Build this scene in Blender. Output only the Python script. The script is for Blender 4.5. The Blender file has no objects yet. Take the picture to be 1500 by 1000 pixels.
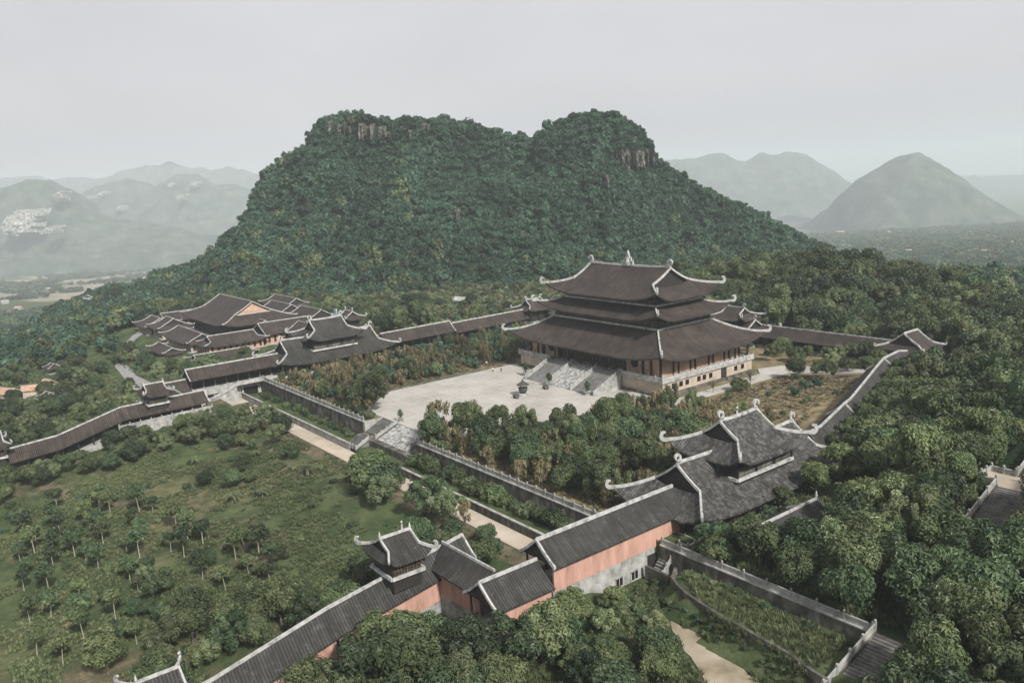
import bpy, math, random
import numpy as np
from mathutils import Vector, Matrix

# ---------------------------------------------------------------- camera, light, exposure
S = bpy.context.scene
COL = S.collection
S.view_settings.view_transform = 'Standard'
S.view_settings.look = 'None'
S.view_settings.exposure = 0.38
S.view_settings.gamma = 1.0
S.view_settings.use_curve_mapping = False
S.render.engine = 'CYCLES'
S.cycles.use_denoising = True
S.cycles.max_bounces = 5
S.cycles.diffuse_bounces = 2
S.cycles.glossy_bounces = 2
S.cycles.transmission_bounces = 2
S.cycles.transparent_max_bounces = 4
S.cycles.volume_bounces = 1
S.cycles.use_adaptive_sampling = True

CAM = np.array([192.0, -197.5, 65.0])
AX = np.array([0.61536371, 0.12048174, -0.77898117])   # site axes in camera space (x right, y down, z forward)
AY = np.array([0.78653948, -0.15879661, 0.59677407])
AZ = np.array([-0.0517992, -0.97993254, -0.19248132])
FPX = 1202.6
cam_d = bpy.data.cameras.new('camera')
cam = bpy.data.objects.new('camera', cam_d)
COL.objects.link(cam)
right = Vector((AX[0], AY[0], AZ[0])); down = Vector((AX[1], AY[1], AZ[1])); fwd = Vector((AX[2], AY[2], AZ[2]))
m3 = Matrix((right, -down, -fwd)).transposed()
cam.matrix_world = Matrix.Translation(Vector(CAM)) @ m3.to_4x4()
cam_d.sensor_width = 36.0
cam_d.lens = 36.0 * FPX / 1500.0
cam_d.clip_start = 1.0
cam_d.clip_end = 40000.0
S.camera = cam

SUN_EL, SUN_AZ = math.radians(40), math.radians(96)      # azimuth measured from +Y towards +X
W = bpy.data.worlds.new('World'); S.world = W; W.use_nodes = True
wn, wl = W.node_tree.nodes, W.node_tree.links
bg = wn['Background']
sky = wn.new('ShaderNodeTexSky'); sky.sky_type = 'NISHITA'; sky.sun_disc = False
sky.sun_elevation = SUN_EL; sky.sun_rotation = SUN_AZ
sky.air_density = 1.0; sky.dust_density = 6.0; sky.ozone_density = 1.0
hs = wn.new('ShaderNodeHueSaturation'); hs.inputs['Saturation'].default_value = 0.15
mxs = wn.new('ShaderNodeMix'); mxs.data_type = 'RGBA'; mxs.inputs[0].default_value = 0.78
wl.new(sky.outputs[0], hs.inputs['Color']); wl.new(hs.outputs[0], mxs.inputs[6])
mxs.inputs[7].default_value = (5.85, 5.74, 5.98, 1)      # even overcast veil
wtc = wn.new('ShaderNodeTexCoord'); wmp = wn.new('ShaderNodeMapping'); wmp.inputs['Scale'].default_value = (1.2, 1.2, 4.0)
wno = wn.new('ShaderNodeTexNoise'); wno.inputs['Scale'].default_value = 1.3; wno.inputs['Detail'].default_value = 5
wmr = wn.new('ShaderNodeMapRange'); wmr.inputs[1].default_value = .3; wmr.inputs[2].default_value = .7; wmr.inputs[3].default_value = .90; wmr.inputs[4].default_value = 1.10
wvm = wn.new('ShaderNodeVectorMath'); wvm.operation = 'SCALE'
wl.new(wtc.outputs['Generated'], wmp.inputs[0]); wl.new(wmp.outputs[0], wno.inputs['Vector']); wl.new(wno.outputs[0], wmr.inputs[0])
wl.new(mxs.outputs[2], wvm.inputs[0]); wl.new(wmr.outputs[0], wvm.inputs['Scale'])
wl.new(wvm.outputs[0], bg.inputs[0]); bg.inputs[1].default_value = 0.102
sd = bpy.data.lights.new('sun', 'SUN'); sd.energy = 5.0; sd.angle = math.radians(5); sd.color = (1.0, 0.96, 0.90)
sun = bpy.data.objects.new('sun', sd); COL.objects.link(sun)
sv = Vector((math.sin(SUN_AZ) * math.cos(SUN_EL), math.cos(SUN_AZ) * math.cos(SUN_EL), math.sin(SUN_EL)))
sun.rotation_euler = (-sv).to_track_quat('-Z', 'Y').to_euler()

HAZE = 0.00016
PI = math.pi
rnd = random.Random(7)

def proj(x, y, z):
    v = np.array([x, y, z]) - CAM
    c = AX * v[0] + AY * v[1] + AZ * v[2]
    return (750 + FPX * c[0] / c[2], 500 + FPX * c[1] / c[2], c[2])

# ---------------------------------------------------------------- helpers
def tag(o, label=None, cat=None, group=None, kind=None):
    if label: o['label'] = label
    if cat: o['category'] = cat
    if group: o['group'] = group
    if kind: o['kind'] = kind
    return o

def empty(name, loc=(0, 0, 0), rz=0.0, parent=None):
    o = bpy.data.objects.new(name, None)
    COL.objects.link(o); o.location = loc; o.rotation_euler = (0, 0, rz)
    if parent: o.parent = parent
    return o

def thing(name, label, cat, loc=(0, 0, 0), rz=0.0, group=None):
    return tag(empty(name, loc, rz), label, cat, group)

def copy_tree(o, parent=None):
    c = o.copy(); COL.objects.link(c)
    if parent: c.parent = parent
    for ch in o.children: copy_tree(ch, c)
    return c

class MB:
    def __init__(s): s.v = []; s.f = []; s.uv = []
    def face(s, pts, uvs=None):
        b = len(s.v); s.v += [tuple(p) for p in pts]; s.f.append(tuple(range(b, b + len(pts))))
        s.uv += list(uvs) if uvs else [(p[0] + p[1], p[2]) for p in pts]
    def box(s, x0, x1, y0, y1, z0, z1):
        P = [(x0, y0, z0), (x1, y0, z0), (x1, y1, z0), (x0, y1, z0), (x0, y0, z1), (x1, y0, z1), (x1, y1, z1), (x0, y1, z1)]
        for q in ((0, 3, 2, 1), (4, 5, 6, 7), (0, 1, 5, 4), (1, 2, 6, 5), (2, 3, 7, 6), (3, 0, 4, 7)):
            s.face([P[i] for i in q])
        return s
    def prism(s, poly, y0, y1, axis='y'):
        """poly of (a,z) extruded along axis"""
        def m(a, z, t): return (a, t, z) if axis == 'y' else (t, a, z)
        n = len(poly)
        s.face([m(a, z, y0) for a, z in poly]); s.face([m(a, z, y1) for a, z in reversed(poly)])
        for i in range(n):
            a, b = poly[i], poly[(i + 1) % n]
            s.face([m(*a, y0), m(*a, y1), m(*b, y1), m(*b, y0)])
        return s
    def tube(s, pts, r, n=6, rs=None):
        pts = [Vector(p) for p in pts]; k = len(pts); rings = []
        for i, p in enumerate(pts):
            d = (pts[min(i + 1, k - 1)] - pts[max(i - 1, 0)])
            if d.length < 1e-6: d = Vector((0, 0, 1))
            d.normalize()
            u = d.cross(Vector((0, 0, 1)))
            if u.length < 1e-3: u = Vector((1, 0, 0))
            u.normalize(); w = u.cross(d)
            rr = rs[i] if rs else r
            rings.append([p + (u * math.cos(2 * PI * j / n + .3) + w * math.sin(2 * PI * j / n + .3)) * rr for j in range(n)])
        for i in range(k - 1):
            for j in range(n):
                s.face([rings[i][j], rings[i][(j + 1) % n], rings[i + 1][(j + 1) % n], rings[i + 1][j]])
        s.face(rings[0][::-1]); s.face(rings[-1])
        return s
    def beam(s, pts, w, h, hs=None, up=0.0):
        """rectangular section swept along a polyline, sitting on it"""
        pts = [Vector(p) for p in pts]; k = len(pts); rings = []
        for i, p in enumerate(pts):
            d = (pts[min(i + 1, k - 1)] - pts[max(i - 1, 0)]); d.z = 0
            if d.length < 1e-6: d = Vector((1, 0, 0))
            d.normalize(); u = Vector((-d.y, d.x, 0)) * (w / 2 * (hs[i] if hs else 1))
            hh = h * (hs[i] if hs else 1)
            b = Vector((0, 0, -h * .35 + up)); t = Vector((0, 0, hh * .65 + up))
            rings.append([p - u + b, p + u + b, p + u * .8 + t, p - u * .8 + t])
        for i in range(k - 1):
            for j in range(4):
                s.face([rings[i][j], rings[i + 1][j], rings[i + 1][(j + 1) % 4], rings[i][(j + 1) % 4]])
        s.face(rings[0][::-1]); s.face(rings[-1])
        return s
    def sweep(s, pts, side, w, hs):
        """flat ornamental band of thickness w along direction side, following pts, half height hs[i]"""
        pts = [Vector(p) for p in pts]; sd_ = Vector(side).normalized() * w / 2; k = len(pts); rings = []
        for i, p in enumerate(pts):
            d = (pts[min(i + 1, k - 1)] - pts[max(i - 1, 0)]).normalized(); n = d.cross(sd_).normalized() * hs[i]
            rings.append([p - sd_ - n, p + sd_ - n, p + sd_ + n, p - sd_ + n])
        for i in range(k - 1):
            for j in range(4):
                s.face([rings[i][j], rings[i + 1][j], rings[i + 1][(j + 1) % 4], rings[i][(j + 1) % 4]])
        s.face(rings[0][::-1]); s.face(rings[-1])
        return s
    def lathe(s, prof, cx=0, cy=0, n=10):
        for i in range(len(prof) - 1):
            (r0, z0), (r1, z1) = prof[i], prof[i + 1]
            for j in range(n):
                a, b = 2 * PI * j / n, 2 * PI * (j + 1) / n
                s.face([(cx + r0 * math.cos(a), cy + r0 * math.sin(a), z0), (cx + r0 * math.cos(b), cy + r0 * math.sin(b), z0),
                        (cx + r1 * math.cos(b), cy + r1 * math.sin(b), z1), (cx + r1 * math.cos(a), cy + r1 * math.sin(a), z1)])
        return s
    def grid(s, P, UV, thick=0.0):
        n, m = len(P), len(P[0])
        for i in range(n - 1):
            for j in range(m - 1):
                q = [(i, j), (i, j + 1), (i + 1, j + 1), (i + 1, j)]
                s.face([P[a][b] for a, b in q], [UV[a][b] for a, b in q])
        if thick:
            lo = lambda p: (p[0], p[1], p[2] - thick)
            for i in range(n - 1):
                for j in range(m - 1):
                    q = [(i, j), (i + 1, j), (i + 1, j + 1), (i, j + 1)]
                    s.face([lo(P[a][b]) for a, b in q])
            rim = [(0, j) for j in range(m)] + [(i, m - 1) for i in range(1, n)] + [(n - 1, j) for j in range(m - 2, -1, -1)] + [(i, 0) for i in range(n - 2, 0, -1)]
            for a, b in zip(rim, rim[1:] + rim[:1]):
                s.face([P[a[0]][a[1]], lo(P[a[0]][a[1]]), lo(P[b[0]][b[1]]), P[b[0]][b[1]]])
        return s
    def build(s, name, mat, parent=None, merge=False, smooth=False):
        me = bpy.data.meshes.new(name); me.from_pydata(s.v, [], s.f)
        uvl = me.uv_layers.new(name='UVMap')
        uvl.data.foreach_set('uv', np.array(s.uv, dtype=np.float32).ravel())
        me.materials.append(mat)
        if smooth: me.polygons.foreach_set('use_smooth', [True] * len(me.polygons))
        me.update()
        o = bpy.data.objects.new(name, me); COL.objects.link(o)
        if parent: o.parent = parent
        return o

def place(proto, parent, loc, rz=0.0, sc=None):
    o = proto.copy(); COL.objects.link(o); o.parent = parent; o.location = loc; o.rotation_euler = (0, 0, rz)
    if sc: o.scale = sc
    return o

# ---------------------------------------------------------------- materials
def mat(name, rough=0.85, spec=0.2):
    m = bpy.data.materials.new(name); m.use_nodes = True
    b = m.node_tree.nodes['Principled BSDF']
    b.inputs['Roughness'].default_value = rough
    b.inputs['Specular IOR Level'].default_value = spec
    return m, m.node_tree.nodes, m.node_tree.links, b

def ramp(n, cols):
    r = n.new('ShaderNodeValToRGB'); e = r.color_ramp.elements
    e[0].position, e[0].color = cols[0][0], (*cols[0][1], 1)
    e[1].position, e[1].color = cols[-1][0], (*cols[-1][1], 1)
    for p, c in cols[1:-1]:
        x = e.new(p); x.color = (*c, 1)
    return r

def noise_mat(name, cols, scale=1.0, detail=6, rough=0.9, bump=0.0, coord='Object', stretch=None, spec=0.15, bscale=None, rgh=0.62):
    m, n, l, b = mat(name, rough, spec)
    tc = n.new('ShaderNodeTexCoord'); t = n.new('ShaderNodeTexNoise')
    t.inputs['Scale'].default_value = scale; t.inputs['Detail'].default_value = detail; t.inputs['Roughness'].default_value = rgh
    src = tc.outputs[coord]
    if stretch:
        mp = n.new('ShaderNodeMapping'); mp.inputs['Scale'].default_value = stretch
        l.new(src, mp.inputs[0]); src = mp.outputs[0]
    l.new(src, t.inputs['Vector'])
    r = ramp(n, cols); l.new(t.outputs[0], r.inputs[0]); l.new(r.outputs[0], b.inputs['Base Color'])
    if bump:
        bp = n.new('ShaderNodeBump'); bp.inputs['Strength'].default_value = 0.6; bp.inputs['Distance'].default_value = bump
        t2 = n.new('ShaderNodeTexNoise'); t2.inputs['Scale'].default_value = bscale or scale * 4; t2.inputs['Detail'].default_value = 4
        l.new(src, t2.inputs['Vector']); l.new(t2.outputs[0], bp.inputs['Height']); l.new(bp.outputs[0], b.inputs['Normal'])
    return m

def tile_mat(name, c0, c1, c2, lichen=0.0, pitch=0.5):
    m, n, l, b = mat(name, 0.75, 0.3)
    uv = n.new('ShaderNodeUVMap'); sep = n.new('ShaderNodeSeparateXYZ'); l.new(uv.outputs[0], sep.inputs[0])
    mu = n.new('ShaderNodeMath'); mu.operation = 'MULTIPLY'; mu.inputs[1].default_value = 2 * PI / pitch
    l.new(sep.outputs[0], mu.inputs[0])
    sn = n.new('ShaderNodeMath'); sn.operation = 'SINE'; l.new(mu.outputs[0], sn.inputs[0])
    rr = n.new('ShaderNodeMapRange'); rr.inputs[1].default_value = -1; rr.inputs[2].default_value = 1
    l.new(sn.outputs[0], rr.inputs[0])
    # rows of tiles
    mv = n.new('ShaderNodeMath'); mv.operation = 'FRACT'; m3_ = n.new('ShaderNodeMath'); m3_.operation = 'MULTIPLY'; m3_.inputs[1].default_value = 1 / 0.45
    l.new(sep.outputs[1], m3_.inputs[0]); l.new(m3_.outputs[0], mv.inputs[0])
    tc = n.new('ShaderNodeTexCoord')
    t = n.new('ShaderNodeTexNoise'); t.inputs['Scale'].default_value = 0.22; t.inputs['Detail'].default_value = 8; t.inputs['Roughness'].default_value = .7
    l.new(tc.outputs['Object'], t.inputs['Vector'])
    r = ramp(n, [(0.3, c0), (0.5, c1), (0.72, c2)]); l.new(t.outputs[0], r.inputs[0])
    # streaks running down the slope
    mp = n.new('ShaderNodeMapping'); mp.inputs['Scale'].default_value = (1.6, 0.12, 1); l.new(uv.outputs[0], mp.inputs[0])
    t2 = n.new('ShaderNodeTexNoise'); t2.inputs['Scale'].default_value = 1.0; t2.inputs['Detail'].default_value = 5; l.new(mp.outputs[0], t2.inputs['Vector'])
    r2 = ramp(n, [(0.3, (.6, .6, .6)), (0.7, (1.5, 1.45, 1.42))]); l.new(t2.outputs[0], r2.inputs[0])
    mx = n.new('ShaderNodeMix'); mx.data_type = 'RGBA'; mx.blend_type = 'MULTIPLY'; mx.inputs[0].default_value = 1
    l.new(r.outputs[0], mx.inputs[6]); l.new(r2.outputs[0], mx.inputs[7])
    out = mx.outputs[2]
    # colour follows the ribs: grooves darker, crowns paler
    mx2 = n.new('ShaderNodeMix'); mx2.data_type = 'RGBA'; mx2.blend_type = 'MULTIPLY'; mx2.inputs[0].default_value = 0.75
    rb = ramp(n, [(0.05, (.25, .25, .25)), (0.5, (1.25, 1.25, 1.25))]); l.new(rr.outputs[0], rb.inputs[0])
    l.new(out, mx2.inputs[6]); l.new(rb.outputs[0], mx2.inputs[7]); out = mx2.outputs[2]
    if lichen:
        t3 = n.new('ShaderNodeTexNoise'); t3.inputs['Scale'].default_value = 0.9; t3.inputs['Detail'].default_value = 9; t3.inputs['Roughness'].default_value = .8
        l.new(tc.outputs['Object'], t3.inputs['Vector'])
        r3 = ramp(n, [(0.60 - lichen * .12, (0, 0, 0)), (0.70 - lichen * .1, (1, 1, 1))]); l.new(t3.outputs[0], r3.inputs[0])
        mx3 = n.new('ShaderNodeMix'); mx3.data_type = 'RGBA'; l.new(r3.outputs[0], mx3.inputs[0])
        l.new(out, mx3.inputs[6]); mx3.inputs[7].default_value = (.10, .10, .095, 1); out = mx3.outputs[2]
    l.new(out, b.inputs['Base Color'])
    bp = n.new('ShaderNodeBump'); bp.inputs['Strength'].default_value = 0.9; bp.inputs['Distance'].default_value = 0.09
    ad = n.new('ShaderNodeMath'); ad.operation = 'MULTIPLY_ADD'; ad.inputs[1].default_value = 0.3
    l.new(mv.outputs[0], ad.inputs[0]); l.new(rr.outputs[0], ad.inputs[2])
    l.new(ad.outputs[0], bp.inputs['Height']); l.new(bp.outputs[0], b.inputs['Normal'])
    return m

M = {}
M['tile'] = tile_mat('brown_roof_tile', (.018, .014, .012), (.036, .028, .024), (.060, .048, .042))
M['tile_grey'] = tile_mat('grey_roof_tile', (.016, .016, .015), (.029, .029, .027), (.052, .052, .048), lichen=0.2)
M['tile_lichen'] = tile_mat('lichen_roof_tile', (.014, .014, .013), (.027, .027, .025), (.048, .048, .045), lichen=1.0)
M['trim'] = noise_mat('white_ridge_mortar', [(0.3, (.12, .12, .115)), (0.48, (.31, .31, .30)), (0.75, (.47, .47, .455))], 0.8, 8, .85, .02)
M['stone'] = noise_mat('pale_stone', [(0.3, (.12, .12, .11)), (0.5, (.27, .27, .255)), (0.72, (.40, .395, .38))], 0.5, 8, .9, .03)
M['stone_dark'] = noise_mat('weathered_stone', [(0.3, (.020, .021, .016)), (0.5, (.075, .072, .062)), (0.7, (.19, .18, .16))], 0.5, 9, .95, .05, stretch=(1, 1, .45))
M['step'] = noise_mat('grey_steps', [(0.3, (.12, .12, .115)), (0.7, (.26, .255, .245))], 0.5, 7, .9, .02)
M['step_dark'] = noise_mat('mossy_steps', [(0.3, (.06, .06, .055)), (0.7, (.17, .165, .155))], 0.6, 7, .9, .02)
M['orange'] = noise_mat('salmon_plaster', [(0.28, (.15, .085, .065)), (0.42, (.34, .20, .155)), (0.55, (.42, .255, .20)), (0.75, (.50, .33, .27))], 0.45, 10, .9, .01, stretch=(1, 1, .22), rgh=.72)
M['cream'] = noise_mat('cream_plaster', [(0.25, (.26, .21, .165)), (0.7, (.43, .36, .29))], 0.3, 8, .9, .01)
M['wood'] = noise_mat('dark_wood', [(0.3, (.012, .011, .010)), (0.7, (.035, .030, .027))], 1.5, 5, .6, .01, spec=.3)
M['wood_gilt'] = noise_mat('gilded_wood_panel', [(0.35, (.02, .017, .015)), (0.55, (.10, .075, .045)), (0.8, (.22, .17, .11))], 1.6, 7, .7, .02)  # gold panels on dark wood, their own colour
M['dark'] = noise_mat('dark_interior', [(0.3, (.006, .006, .006)), (0.7, (.014, .013, .012))], 1, 3, .8)
M['bronze'] = noise_mat('dark_bronze', [(0.3, (.02, .02, .018)), (0.7, (.07, .065, .055))], 2, 4, .5, .01, spec=.5)
M['court'] = noise_mat('court_paving', [(0.3, (.25, .24, .22)), (0.5, (.345, .33, .305)), (0.7, (.41, .395, .37))], 0.06, 10, .85, .004, rgh=.7)
M['road'] = noise_mat('sandy_road', [(0.3, (.27, .23, .18)), (0.5, (.36, .31, .25)), (0.7, (.44, .38, .32))], 0.12, 9, .95, .02)
M['asphalt'] = noise_mat('pale_asphalt', [(0.3, (.17, .17, .165)), (0.7, (.25, .25, .24))], 0.1, 8, .9)
M['dirt'] = noise_mat('bare_earth', [(0.28, (.09, .085, .05)), (0.45, (.24, .20, .145)), (0.72, (.38, .335, .27))], 0.12, 10, .95, .08)
M['thatch'] = noise_mat('orange_roof_sheet', [(0.3, (.22, .13, .09)), (0.7, (.42, .28, .2))], 0.6, 6, .95)
M['bark'] = noise_mat('bark', [(0.3, (.05, .045, .035)), (0.7, (.16, .14, .11))], 3, 5, .95, .02, stretch=(1, 1, .3))
M['palebark'] = noise_mat('limed_bark', [(0.3, (.20, .19, .15)), (0.7, (.38, .36, .30))], 3, 5, .9)
M['skin'] = noise_mat('skin', [(0.3, (.35, .22, .16)), (0.7, (.45, .29, .21))], 3, 2)
M['cloth_dark'] = noise_mat('dark_cloth', [(0.3, (.015, .016, .02)), (0.7, (.03, .03, .04))], 3, 2)
M['cloth_pale'] = noise_mat('pale_cloth', [(0.3, (.5, .5, .5)), (0.7, (.65, .64, .62))], 3, 2)
M['cloth_red'] = noise_mat('red_cloth', [(0.3, (.3, .06, .05)), (0.7, (.4, .09, .07))], 3, 2)
M['carved'] = noise_mat('carved_relief', [(0.38, (.12, .12, .115)), (0.5, (.25, .25, .24)), (0.62, (.38, .375, .36))], 1.1, 5, .9, .15, bscale=1.3)

def joints(m, size=3.0):
    n, l = m.node_tree.nodes, m.node_tree.links; b = n['Principled BSDF']; src = b.inputs['Base Color'].links[0].from_socket
    tc = n.new('ShaderNodeTexCoord'); br = n.new('ShaderNodeTexBrick'); br.offset = 0.5; br.inputs['Scale'].default_value = 1.0
    br.inputs['Brick Width'].default_value = size; br.inputs['Row Height'].default_value = size; br.inputs['Mortar Size'].default_value = .09; br.inputs['Mortar Smooth'].default_value = .3
    br.inputs['Color1'].default_value = (1, 1, 1, 1); br.inputs['Color2'].default_value = (.96, .955, .94, 1); br.inputs['Mortar'].default_value = (.76, .76, .74, 1)
    l.new(tc.outputs['Object'], br.inputs['Vector']); mx = n.new('ShaderNodeMix'); mx.data_type = 'RGBA'; mx.blend_type = 'MULTIPLY'; mx.inputs[0].default_value = 1
    l.new(src, mx.inputs[6]); l.new(br.outputs[0], mx.inputs[7]); l.new(mx.outputs[2], b.inputs['Base Color'])
joints(M['court'])

def leaf_mat(name, cols, hue=0.014, val=0.42, trans=0.2, sp=.3):
    m, n, l, b = mat(name, 0.52, sp)
    oi = n.new('ShaderNodeObjectInfo'); geo = n.new('ShaderNodeNewGeometry')
    t = n.new('ShaderNodeTexNoise'); t.inputs['Scale'].default_value = 0.28; t.inputs['Detail'].default_value = 6; t.inputs['Roughness'].default_value = .75
    l.new(geo.outputs['Position'], t.inputs['Vector'])
    r = ramp(n, cols); l.new(t.outputs[0], r.inputs[0])
    h = n.new('ShaderNodeHueSaturation'); l.new(r.outputs[0], h.inputs['Color'])
    mr = n.new('ShaderNodeMapRange'); mr.inputs[3].default_value = 0.5 - hue; mr.inputs[4].default_value = 0.5 + hue
    l.new(oi.outputs['Random'], mr.inputs[0]); l.new(mr.outputs[0], h.inputs['Hue'])
    fr = n.new('ShaderNodeMath'); fr.operation = 'MULTIPLY'; fr.inputs[1].default_value = 7.31
    f2 = n.new('ShaderNodeMath'); f2.operation = 'FRACT'; l.new(oi.outputs['Random'], fr.inputs[0]); l.new(fr.outputs[0], f2.inputs[0])
    mr2 = n.new('ShaderNodeMapRange'); mr2.inputs[3].default_value = 1 - val; mr2.inputs[4].default_value = 1 + val
    l.new(f2.outputs[0], mr2.inputs[0])
    t9 = n.new('ShaderNodeTexNoise'); t9.inputs['Scale'].default_value = .022; t9.inputs['Detail'].default_value = 4; l.new(geo.outputs['Position'], t9.inputs['Vector'])   # stands of different species
    mr9 = n.new('ShaderNodeMapRange'); mr9.inputs[1].default_value = .32; mr9.inputs[2].default_value = .68; mr9.inputs[3].default_value = .68; mr9.inputs[4].default_value = 1.42; l.new(t9.outputs[0], mr9.inputs[0])
    mm9 = n.new('ShaderNodeMath'); mm9.operation = 'MULTIPLY'; l.new(mr2.outputs[0], mm9.inputs[0]); l.new(mr9.outputs[0], mm9.inputs[1]); l.new(mm9.outputs[0], h.inputs['Value'])
    l.new(h.outputs[0], b.inputs['Base Color'])
    if trans:
        tr = n.new('ShaderNodeBsdfTranslucent'); l.new(h.outputs[0], tr.inputs['Color'])
        mx = n.new('ShaderNodeMixShader'); mx.inputs[0].default_value = trans
        out = n['Material Output']; l.new(b.outputs[0], mx.inputs[1]); l.new(tr.outputs[0], mx.inputs[2]); l.new(mx.outputs[0], out.inputs['Surface'])
    return m

M['leaf'] = leaf_mat('broad_leaves', [(0.3, (.022, .038, .014)), (0.5, (.064, .086, .034)), (0.72, (.150, .172, .080))])
M['leaf_lit'] = leaf_mat('pale_leaves', [(0.3, (.046, .066, .028)), (0.5, (.098, .124, .058)), (0.72, (.18, .205, .115))])  # paler olive foliage, a colour of its own
M['leaf_dark'] = leaf_mat('dark_leaves', [(0.3, (.014, .027, .011)), (0.5, (.038, .062, .027)), (0.72, (.092, .122, .058))])
M['leaf_dry'] = leaf_mat('dry_leaves', [(0.3, (.068, .060, .032)), (0.5, (.138, .120, .064)), (0.72, (.225, .190, .110))], hue=.012, val=.3)
M['leaf_far'] = leaf_mat('forest_leaves', [(0.3, (.012, .030, .019)), (0.5, (.034, .068, .042)), (0.72, (.086, .134, .084))], hue=.006, val=.4, sp=.12)
M['hall_plaster'] = noise_mat('tan_orange_plaster', [(0.25, (.26, .165, .115)), (0.7, (.50, .345, .255))], 0.4, 9, .9, .01)
# ---------------------------------------------------------------- terrain
def sm(a, b, x):
    t = np.clip((np.asarray(x, float) - a) / (b - a), 0, 1); return t * t * (3 - 2 * t)
_rs = np.random.RandomState(3); _L = _rs.rand(256, 256)
def vnoise(x, y):
    xi = np.floor(x).astype(int); yi = np.floor(y).astype(int); fx = x - xi; fy = y - yi
    fx = fx * fx * (3 - 2 * fx); fy = fy * fy * (3 - 2 * fy); a = _L
    g = lambda i, j: a[i & 255, j & 255]
    return (g(xi, yi) * (1 - fx) + g(xi + 1, yi) * fx) * (1 - fy) + (g(xi, yi + 1) * (1 - fx) + g(xi + 1, yi + 1) * fx) * fy
def fbm(x, y, o=4):
    r = 0; a = .5
    for i in range(o): r = r + a * (vnoise(x + 17.3 * i, y - 9.1 * i) - .5); x = x * 2.03; y = y * 2.03; a *= .5
    return r
def ray(px, py):
    c = np.array([px - 750.0, py - 500.0, FPX]); return np.array([AX @ c, AY @ c, AZ @ c])
FV = np.array([-.7937, .6081]); RV = np.array([.6081, .7937])
def sil(pts, d):
    """lateral position and height of skyline points standing at view depth d"""
    o = []
    for px, py in pts:
        r = ray(px, py); t = d / (r[0] * FV[0] + r[1] * FV[1]); p = CAM + t * r
        o.append(((p[:2] - CAM[:2]) @ RV, p[2]))
    o = np.array(o); return o[:, 0], o[:, 1]
MS, MZ = sil([(60, 470), (130, 440), (200, 424), (260, 405), (300, 388), (335, 358), (362, 335), (374, 300), (385, 265), (405, 242), (440, 222), (460, 208), (468, 178), (490, 170), (540, 166), (580, 173), (620, 170), (665, 170), (700, 176), (740, 190), (780, 198), (800, 180), (830, 170), (870, 165), (910, 167), (936, 178), (952, 200), (962, 228), (985, 244), (1010, 263), (1050, 288), (1100, 308), (1150, 334), (1190, 352), (1215, 370), (1260, 395), (1300, 420)], 660)
MZ = MZ - 6.5 * np.clip((MZ - 20) / 60, 0, 1)
PT = np.array([-1, 0, .25, .5, .72, .82, .90, 1.0, 1.35, 2.6, 5]); PV = np.array([0, 0, .20, .43, .64, .76, .93, 1.0, .96, 0, 0])
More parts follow.
